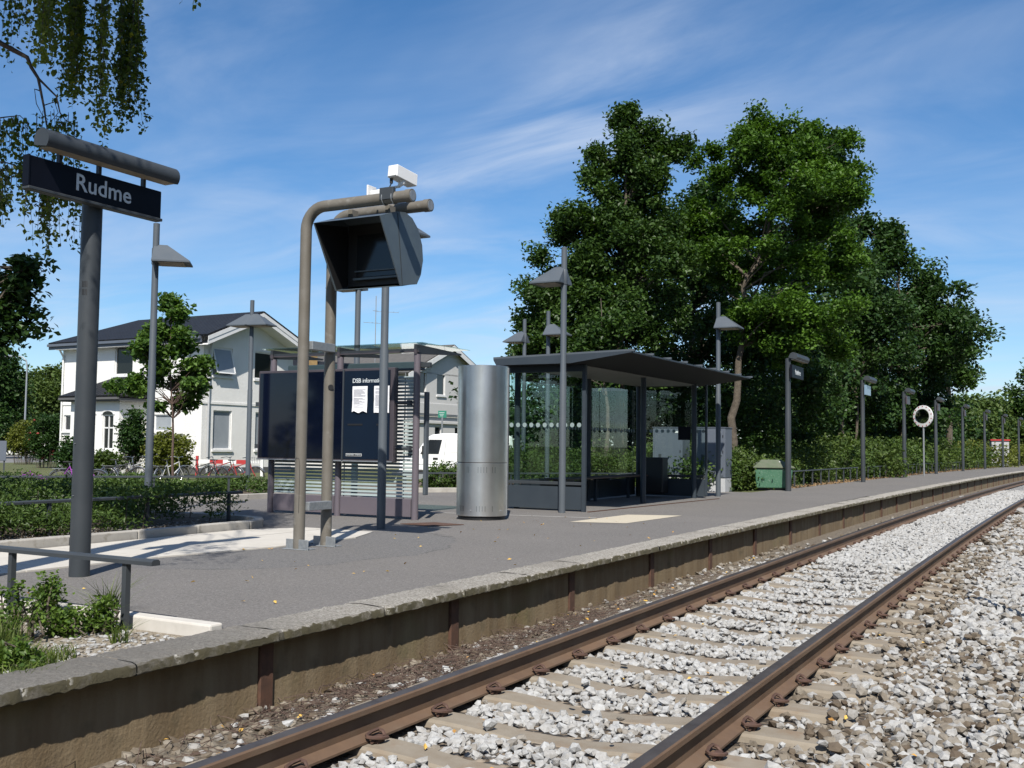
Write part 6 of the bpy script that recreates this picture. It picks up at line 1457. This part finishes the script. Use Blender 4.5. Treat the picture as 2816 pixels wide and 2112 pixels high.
# ------------------------------------------------------------------ weeping birch: hanging strands of small leaves
def birch():
    rng = np.random.default_rng(90)
    bs = Pd(-560, 1500, 7.5); base = np.array([bs[0], bs[1], -0.05])
    t = thing('weeping_birch', 'weeping birch with long hanging leafy strands behind the station name sign', 'tree', base)
    tb = MB(); tk = [(0, 0, -0.2), (0.1, 0.1, 2.5), (0.25, 0.2, 5.0), (0.4, 0.5, 7.5), (0.6, 0.6, 9.0)]
    tb.tube(tk, [0.20, 0.16, 0.12, 0.07, 0.02], 10)
    cen = []; axs = []; vals = []
    def strand(top, length, dens=1.0, lf=0.042, spread=0.028, lean=0.0, vb=0.4, thick=0.0032):
        n = max(3, int(length / 0.08)); P = [np.array(top, float)]; dr = rng.normal(size=2) * 0.05
        for i in range(n): P.append(P[-1] + np.array([dr[0] * 0.08 + rng.normal() * 0.006 + lean * 0.08, dr[1] * 0.08 + rng.normal() * 0.006, -length / n]))
        tb.tube([p - base for p in P[::2]], [thick * (1 - 0.7 * i / len(P[::2])) for i in range(len(P[::2]))], 3, cap=False)
        m = int(length / 0.030 * dens)
        for k in range(m):
            f = rng.uniform(0.03, 1.0) * (len(P) - 1); i = min(int(f), len(P) - 2); p = P[i] + (P[i + 1] - P[i]) * (f - i)
            cen.append(p - base + rng.normal(size=3) * spread * np.array([1, 1, 0.6])); a = rng.normal(size=3) * 0.6; a[2] -= 0.9; axs.append(a); vals.append(np.clip(rng.normal(vb, 0.18), 0, 0.92) if rng.uniform() > 0.035 else 1.0)
    tops = []
    # visible curtains: (u0,u1,v_end_min,v_end_max,count,density,brightness,distance)
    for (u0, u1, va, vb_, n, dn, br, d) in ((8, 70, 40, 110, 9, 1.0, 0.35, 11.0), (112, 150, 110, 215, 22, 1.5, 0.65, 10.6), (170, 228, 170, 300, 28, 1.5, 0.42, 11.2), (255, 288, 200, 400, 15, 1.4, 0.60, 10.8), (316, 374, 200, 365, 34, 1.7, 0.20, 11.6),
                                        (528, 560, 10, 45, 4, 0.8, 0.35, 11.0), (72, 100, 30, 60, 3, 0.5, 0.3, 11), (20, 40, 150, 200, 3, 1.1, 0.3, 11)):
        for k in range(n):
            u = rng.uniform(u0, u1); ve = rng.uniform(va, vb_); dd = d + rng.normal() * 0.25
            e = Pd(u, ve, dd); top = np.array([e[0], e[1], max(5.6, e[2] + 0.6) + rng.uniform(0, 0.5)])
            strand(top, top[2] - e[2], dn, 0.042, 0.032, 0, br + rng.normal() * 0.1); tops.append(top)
    # visible bough dropping behind the sign
    def bough(px, d, r0, r1):
        P = [Pd(u, v, d) - base for u, v in px]; tb.tube(P, list(np.linspace(r0, r1, len(P))), 6, cap=False); return P
    bough([(-60, 60), (0, 118), (45, 142), (75, 158), (86, 185), (105, 215), (112, 250), (122, 300), (128, 345)], 10.8, 0.028, 0.008)
    bough([(105, 215), (130, 240), (155, 265), (165, 310), (180, 330)], 10.8, 0.012, 0.005)
    bough([(112, 250), (95, 245), (100, 285), (118, 320)], 10.8, 0.007, 0.003)
    bough([(120, 290), (150, 280), (160, 310), (140, 335)], 10.8, 0.006, 0.003)
    for (u0, u1, v0, v1, va, vb_, n, dn, br) in ((100, 215, 300, 345, 350, 470, 26, 1.1, 0.25), (75, 150, 420, 480, 560, 720, 20, 1.1, 0.3), (140, 225, 420, 480, 560, 715, 20, 1.0, 0.3), (0, 80, 318, 335, 390, 470, 18, 1.1, 0.25), (0, 75, 450, 470, 500, 600, 16, 1.2, 0.25), (40, 90, 440, 470, 480, 520, 6, 1, 0.3), (0, 12, 480, 520, 560, 640, 6, 1.2, 0.2)):
        for k in range(n):
            u = rng.uniform(u0, u1); v0_ = rng.uniform(v0, v1); ve = rng.uniform(va, vb_); dd = 10.8 + rng.normal() * 0.25; a = Pd(u, v0_, dd); e = Pd(u + rng.normal() * 8, ve, dd)
            strand(a, a[2] - e[2], dn, 0.042, 0.03, 0, br)
    bough([(-40, 330), (15, 322), (55, 318), (78, 340)], 10.8, 0.008, 0.003); bough([(-40, 440), (20, 448), (60, 462), (85, 480)], 10.8, 0.008, 0.003)
    # the rest of the crown, overhead and outside the frame: it shades the hedge
    for k in range(430):
        u = rng.uniform(-500, 350); d = rng.uniform(8.3, 10.3); z = 1.05 + d * 0.475 + 0.9 + rng.uniform(0, 0.9); p = Pd(u, 0, d)
        strand((p[0], p[1], z), rng.uniform(0.4, 0.85), 3.2, 0.05, 0.13, 0, 0.35); tops.append(np.array([p[0], p[1], z]))
    for k in range(22):
        u = rng.uniform(-420, -40); d = rng.uniform(5.4, 6.3); p = Pd(u, 0, d); z = rng.uniform(5.4, 6.4)
        strand((p[0], p[1], z), rng.uniform(0.5, 0.9), 1.0, 0.05, 0.05, 0, 0.35); tops.append(np.array([p[0], p[1], z]))
    for p in tops[::5]:
        q0 = np.array(tk[2]) + (np.array(tk[3]) - np.array(tk[2])) * rng.uniform(0, 1); q1 = p - base; mid = (q0 + q1) / 2 + np.array([0, 0, 0.9 + rng.uniform(0, 0.5)])
        tb.tube([q0, (q0 + mid) / 2 + [0, 0, 0.25], mid, (mid + q1) / 2 + [0, 0, 0.2], q1], [0.02, 0.016, 0.011, 0.007, 0.003], 4, cap=False)
    tb.build('trunk', 'bark_birch', t, smooth=60)
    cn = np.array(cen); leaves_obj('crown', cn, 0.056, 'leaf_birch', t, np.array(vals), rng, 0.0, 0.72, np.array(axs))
birch()

# ================================================================== HEDGES, SHRUBS, WEEDS
def hedge(label, poly, z0, hgt, n, leaf, per, rc, m, seed, cat='hedge', name='hedge', group=None):
    rng = np.random.default_rng(seed); P = np.array(poly, float); o = P.mean(0)
    mn, mx = P.min(0), P.max(0); pts = []
    def inside(p):
        r = False; j = len(P) - 1
        for i in range(len(P)):
            if (P[i][1] > p[1]) != (P[j][1] > p[1]) and p[0] < (P[j][0] - P[i][0]) * (p[1] - P[i][1]) / (P[j][1] - P[i][1]) + P[i][0]: r = not r
            j = i
        return r
    while len(pts) < n:
        p = rng.uniform(mn, mx)
        if inside(p): pts.append((p[0] - o[0], p[1] - o[1], rng.uniform(0.10, 1.0) ** 0.7 * hgt * (0.75 + 0.35 * math.sin(p[0] * 2.3 + 1) * math.sin(p[1] * 1.9))))
    cl = np.array(pts); t = thing(name, label, cat, (o[0], o[1], z0), 0, group)
    tb = MB()
    for c in cl[::5]: tb.tube([(c[0] * 0.98, c[1] * 0.98, -0.05), (c[0], c[1], c[2])], [0.009, 0.004], 4, cap=False)
    tb.build('stem', 'bark', t)['kind'] = 'stuff'
    cen, v = clump_leaves(rng, cl, per, rc, 0.55); cen[:, 2] = np.maximum(cen[:, 2], 0.01)
    ax = cen - np.array([0, 0, -0.2]); ax = rng.normal(size=cen.shape); ax[:, 2] += 0.8
    leaves_obj('foliage', cen, leaf, m, t, v, rng, 0.5, 0.42, ax); return t
hedge('dark shaded evergreen hedge in the kerbed bed along the pale path', [(-9.25, 4.6), (-9.2, 9.7), (-9.6, 10.2), (-13.1, 10.2), (-13.5, 4.6)], 0.05, 0.47, 760, 0.055, 62, 0.19, 'leaf_hedge', 101)
hedge('sunlit green hedge in front of the bicycles', [(-17.5, 9.5), (-13.75, 14.2), (-13.6, 16.5), (-17.5, 16.2), (-21.5, 10.2)], 0.05, 0.28, 560, 0.075, 46, 0.19, 'leaf_hedge', 102)
hedge('light green scrub behind the low railing beside the shelter', [(-11.6, 20.9), (-9.3, 23.5), (-8.3, 25.0), (-10, 29.5), (-15.0, 28), (-13.2, 22.6)], 0.0, 1.05, 520, 0.10, 44, 0.30, 'leaf_bush', 103)
bpos = Pz(1196, 1342, 0.05)
bush('green_bush', 'sunlit green bush between the information board and the steel cylinder', (bpos[0], bpos[1] + 0.5, 0.05), [(0, 0, 0.22, 0.62, 0.5, 0.28, 70)], 'leaf_hedge', 104, leaf=0.075, per=46, rc=0.17)
GB = 'bushes along the back of the platform'
spots = [(24.9, -8.4, 1.0, 0.9), (26.6, -8.0, 0.9, 0.8), (27.8, -9.4, 1.5, 1.2), (29.5, -8.3, 1.1, 0.7), (32, -8.9, 1.6, 0.95), (35, -8.6, 1.4, 0.85), (38.5, -8.4, 1.6, 1.1), (42.0, -7.9, 1.5, 1.15), (45.5, -8.7, 1.8, 1.3), (50, -8.6, 2.0, 1.3), (55.5, -8.7, 2.2, 1.35), (62, -8.8, 2.4, 1.3), (69, -8.9, 2.6, 1.4)]
for i, (s, t, r, hh) in enumerate(spots):
    e = float(bend(s)); lab = ['leafy bush creeping round the side of the cabinets', 'leafy bush squeezed between the cabinets and the grit bin', 'tall dark bush rising behind the grit bin', 'low dense bush just past the grit bin', 'broad dense bush behind the middle of the railing beside the grit bin',
           'dense bush before the post with the pale blue board', 'dense bush just past the post with the pale blue board', 'dense bush swelling out over the gap between low railings', 'dense bush directly behind the round mirror', 'broad bush between the mirror and the far railing',
           'broad bush where the farthest railing begins', 'broad bush behind the middle of the farthest railing', 'broad bush at the end of the farthest railing'][i]
    bush('platform_bush', lab, (t + e, s, -0.05), [(0, 0, hh * 0.5, r, r * 1.1, hh * 0.55, 90), (-0.8, 0.6, hh * 0.75, r * 0.8, r, hh * 0.5, 50)], 'leaf_bush' if i % 3 else 'leaf_hedge', 110 + i, leaf=0.10 if s < 40 else 0.15, per=44 if s < 40 else 34, rc=0.30 if s < 40 else 0.42, group=GB)
for i, (s, t, r, hh) in enumerate([(76, -8.6, 2.4, 1.35), (83, -8.7, 2.6, 1.35), (91, -8.8, 3.0, 1.5), (100, -8.9, 3.4, 1.6), (112, -9, 4.0, 1.8)]):
    e = float(bend(s)); bush('platform_bush', 'yellow green bush beyond the end of the railing', (t + e, s, -0.05), [(0, 0, hh * 0.5, r, r * 1.3, hh * 0.55, 90)], 'leaf_yellow', 130 + i, leaf=0.2, per=36, rc=0.55, group='yellow green bushes at the far end')
# house garden
for (u, v0, v1, ru, d, m_, lab, n) in ((365, 1135, 1270, 26, 44.5, 'leaf_dark', 'dark laurel bush against the side of the porch', 80), (465, 1195, 1290, 52, 43.5, 'leaf_yellow', 'spreading yellow green juniper under the house window', 110), (196, 1215, 1280, 24, 44, 'leaf_dark', 'small dark shrub at the corner of the white house', 40),
                                   (128, 1145, 1262, 36, 58, 'leaf_dark', 'tall climbing rose hedge with red flowers left of the house', 120), (68, 1168, 1256, 34, 68, 'leaf_yellow', 'rounded yellow green bush by the road', 110), (285, 1250, 1300, 34, 43, 'leaf_bush', 'low shrub in front of the porch', 50)):
    k = d / F_PX; B = fore(u, d); zc_ = 1.05 + (1212 - (v0 + v1) / 2) * k - GZ; rv = (v1 - v0) / 2 * k
    t = bush('garden_bush', lab, B, [(0, 0, zc_, ru * k, ru * k, rv, n)], m_, 200 + u, leaf=0.15, per=52, rc=0.32)
    if 'rose' in lab:
        rng = np.random.default_rng(5); bb = MB()
        for i in range(9):
            a = rng.normal(size=3); a /= np.linalg.norm(a); a[1] = -abs(a[1]); p = np.array([0, 0, zc_]) + a * np.array([ru * k, ru * k, rv]) * 1.08; bb.lathe([(0.02, -0.06), (0.075, 0), (0.04, 0.06)], 7, p)
        bb.build('rose_blooms', 'rose', t)
fl = fore(92, 40)
rngp = np.random.default_rng(6); MT['leaf_purple'] = leaf_mat('purple_petal', (0.16, 0.03, 0.20), (0.34, 0.08, 0.40), 0.2)
bush('purple_flowers', 'low patch of purple flowers beside the road', fl, [(0, 0, 0.18, 0.75, 0.5, 0.14, 26)], 'leaf_purple', 7, leaf=0.10, per=30, rc=0.14, cat='flowers')
# near planting bed
GN = 'small shrubs in the near bed'
for i, (u, v, r, hh, lab) in enumerate(((10, 1765, 0.20, 0.27, 'leafy shrub of the near bed, largest, by the first railing post'), (128, 1715, 0.10, 0.24, 'leafy shrub of the near bed rising in an upright tuft at the kerb'), (185, 1745, 0.13, 0.12, 'low spreading shrub of the near bed between the railing posts'), (282, 1738, 0.07, 0.16, 'small upright shrub of the near bed beside the end post'), (35, 1835, 0.12, 0.08, 'low shrub of the near bed next to the cope stones'))):
    p = Pz(u, v, -0.04)
    bush('small_shrub', lab, (p[0], p[1], -0.045), [(0, 0, hh * 0.45, r, r * 0.8, hh * 0.5, 26), (0.02, 0.0, hh * 0.9, r * 0.3, r * 0.3, hh * 0.35, 8)], 'leaf_near', 300 + i, leaf=0.030, per=26, rc=0.065, group=GN)
def grass(name, spots, seed, label=None):
    rng = np.random.default_rng(seed); V = []; vv = []
    for (x, y, z, r, h_, n) in spots:
        a = rng.uniform(0, 2 * math.pi, n); rr = r * np.sqrt(rng.uniform(0, 1, n)); lean = rng.normal(size=(n, 2)) * 0.45; L = h_ * rng.uniform(0.5, 1.15, n)
        for k in range(n):
            b0 = np.array([x + rr[k] * math.cos(a[k]), y + rr[k] * math.sin(a[k]), z]); s_ = rng.uniform(0, 6.28); w = np.array([math.cos(s_), math.sin(s_), 0]) * 0.0032
            t1 = b0 + np.array([lean[k, 0] * L[k] * 0.35, lean[k, 1] * L[k] * 0.35, L[k] * 0.6]); t2 = b0 + np.array([lean[k, 0] * L[k], lean[k, 1] * L[k], L[k] * 0.95])
            V += [b0 - w, b0 + w, t1 + w * 0.7, t1 - w * 0.7, t1 - w * 0.7, t1 + w * 0.7, t2 + w * 0.1, t2 - w * 0.1]; vv += [rng.uniform()] * 8
    o = mesh_np(name, np.array(V), np.arange(len(V)).reshape(-1, 4), 'grass', None, np.array(vv)); tag(o, kind='stuff'); return o
sp = []
for (u, v, r, h_, n) in ((330, 2010, 0.07, 0.20, 120), (370, 1985, 0.05, 0.14, 60), (590, 1925, 0.06, 0.20, 90), (625, 1900, 0.05, 0.14, 50), (1385, 1728, 0.07, 0.18, 110), (1420, 1700, 0.05, 0.2, 70), (1500, 1675, 0.05, 0.15, 60), (845, 1865, 0.04, 0.12, 40), (1180, 1770, 0.05, 0.12, 40)):
    p = Pz(u, v, -0.44); sp.append((min(p[0], -3.80), p[1], -0.44, r, h_, n))
grass('weeds', sp, 11)
sp = []
for (u, v, r, h_, n) in ((300, 1700, 0.05, 0.26, 90), (265, 1735, 0.06, 0.2, 90), (30, 1830, 0.12, 0.14, 200), (140, 1815, 0.12, 0.08, 160), (330, 1765, 0.05, 0.12, 60), (60, 1865, 0.15, 0.08, 160), (120, 1700, 0.06, 0.2, 70), (10, 1790, 0.1, 0.2, 150)):
    p = Pz(u, v, -0.04); sp.append((p[0], p[1], -0.045, r, h_, n))
sg_ = np.random.default_rng(12)
for i in range(70):
    s = sg_.uniform(66, 118); sp.append((-6.6 + float(bend(s)) - sg_.uniform(0, 0.6), s, -0.02, 0.4, 0.35, 26))
grass('bed_grass', sp, 13)
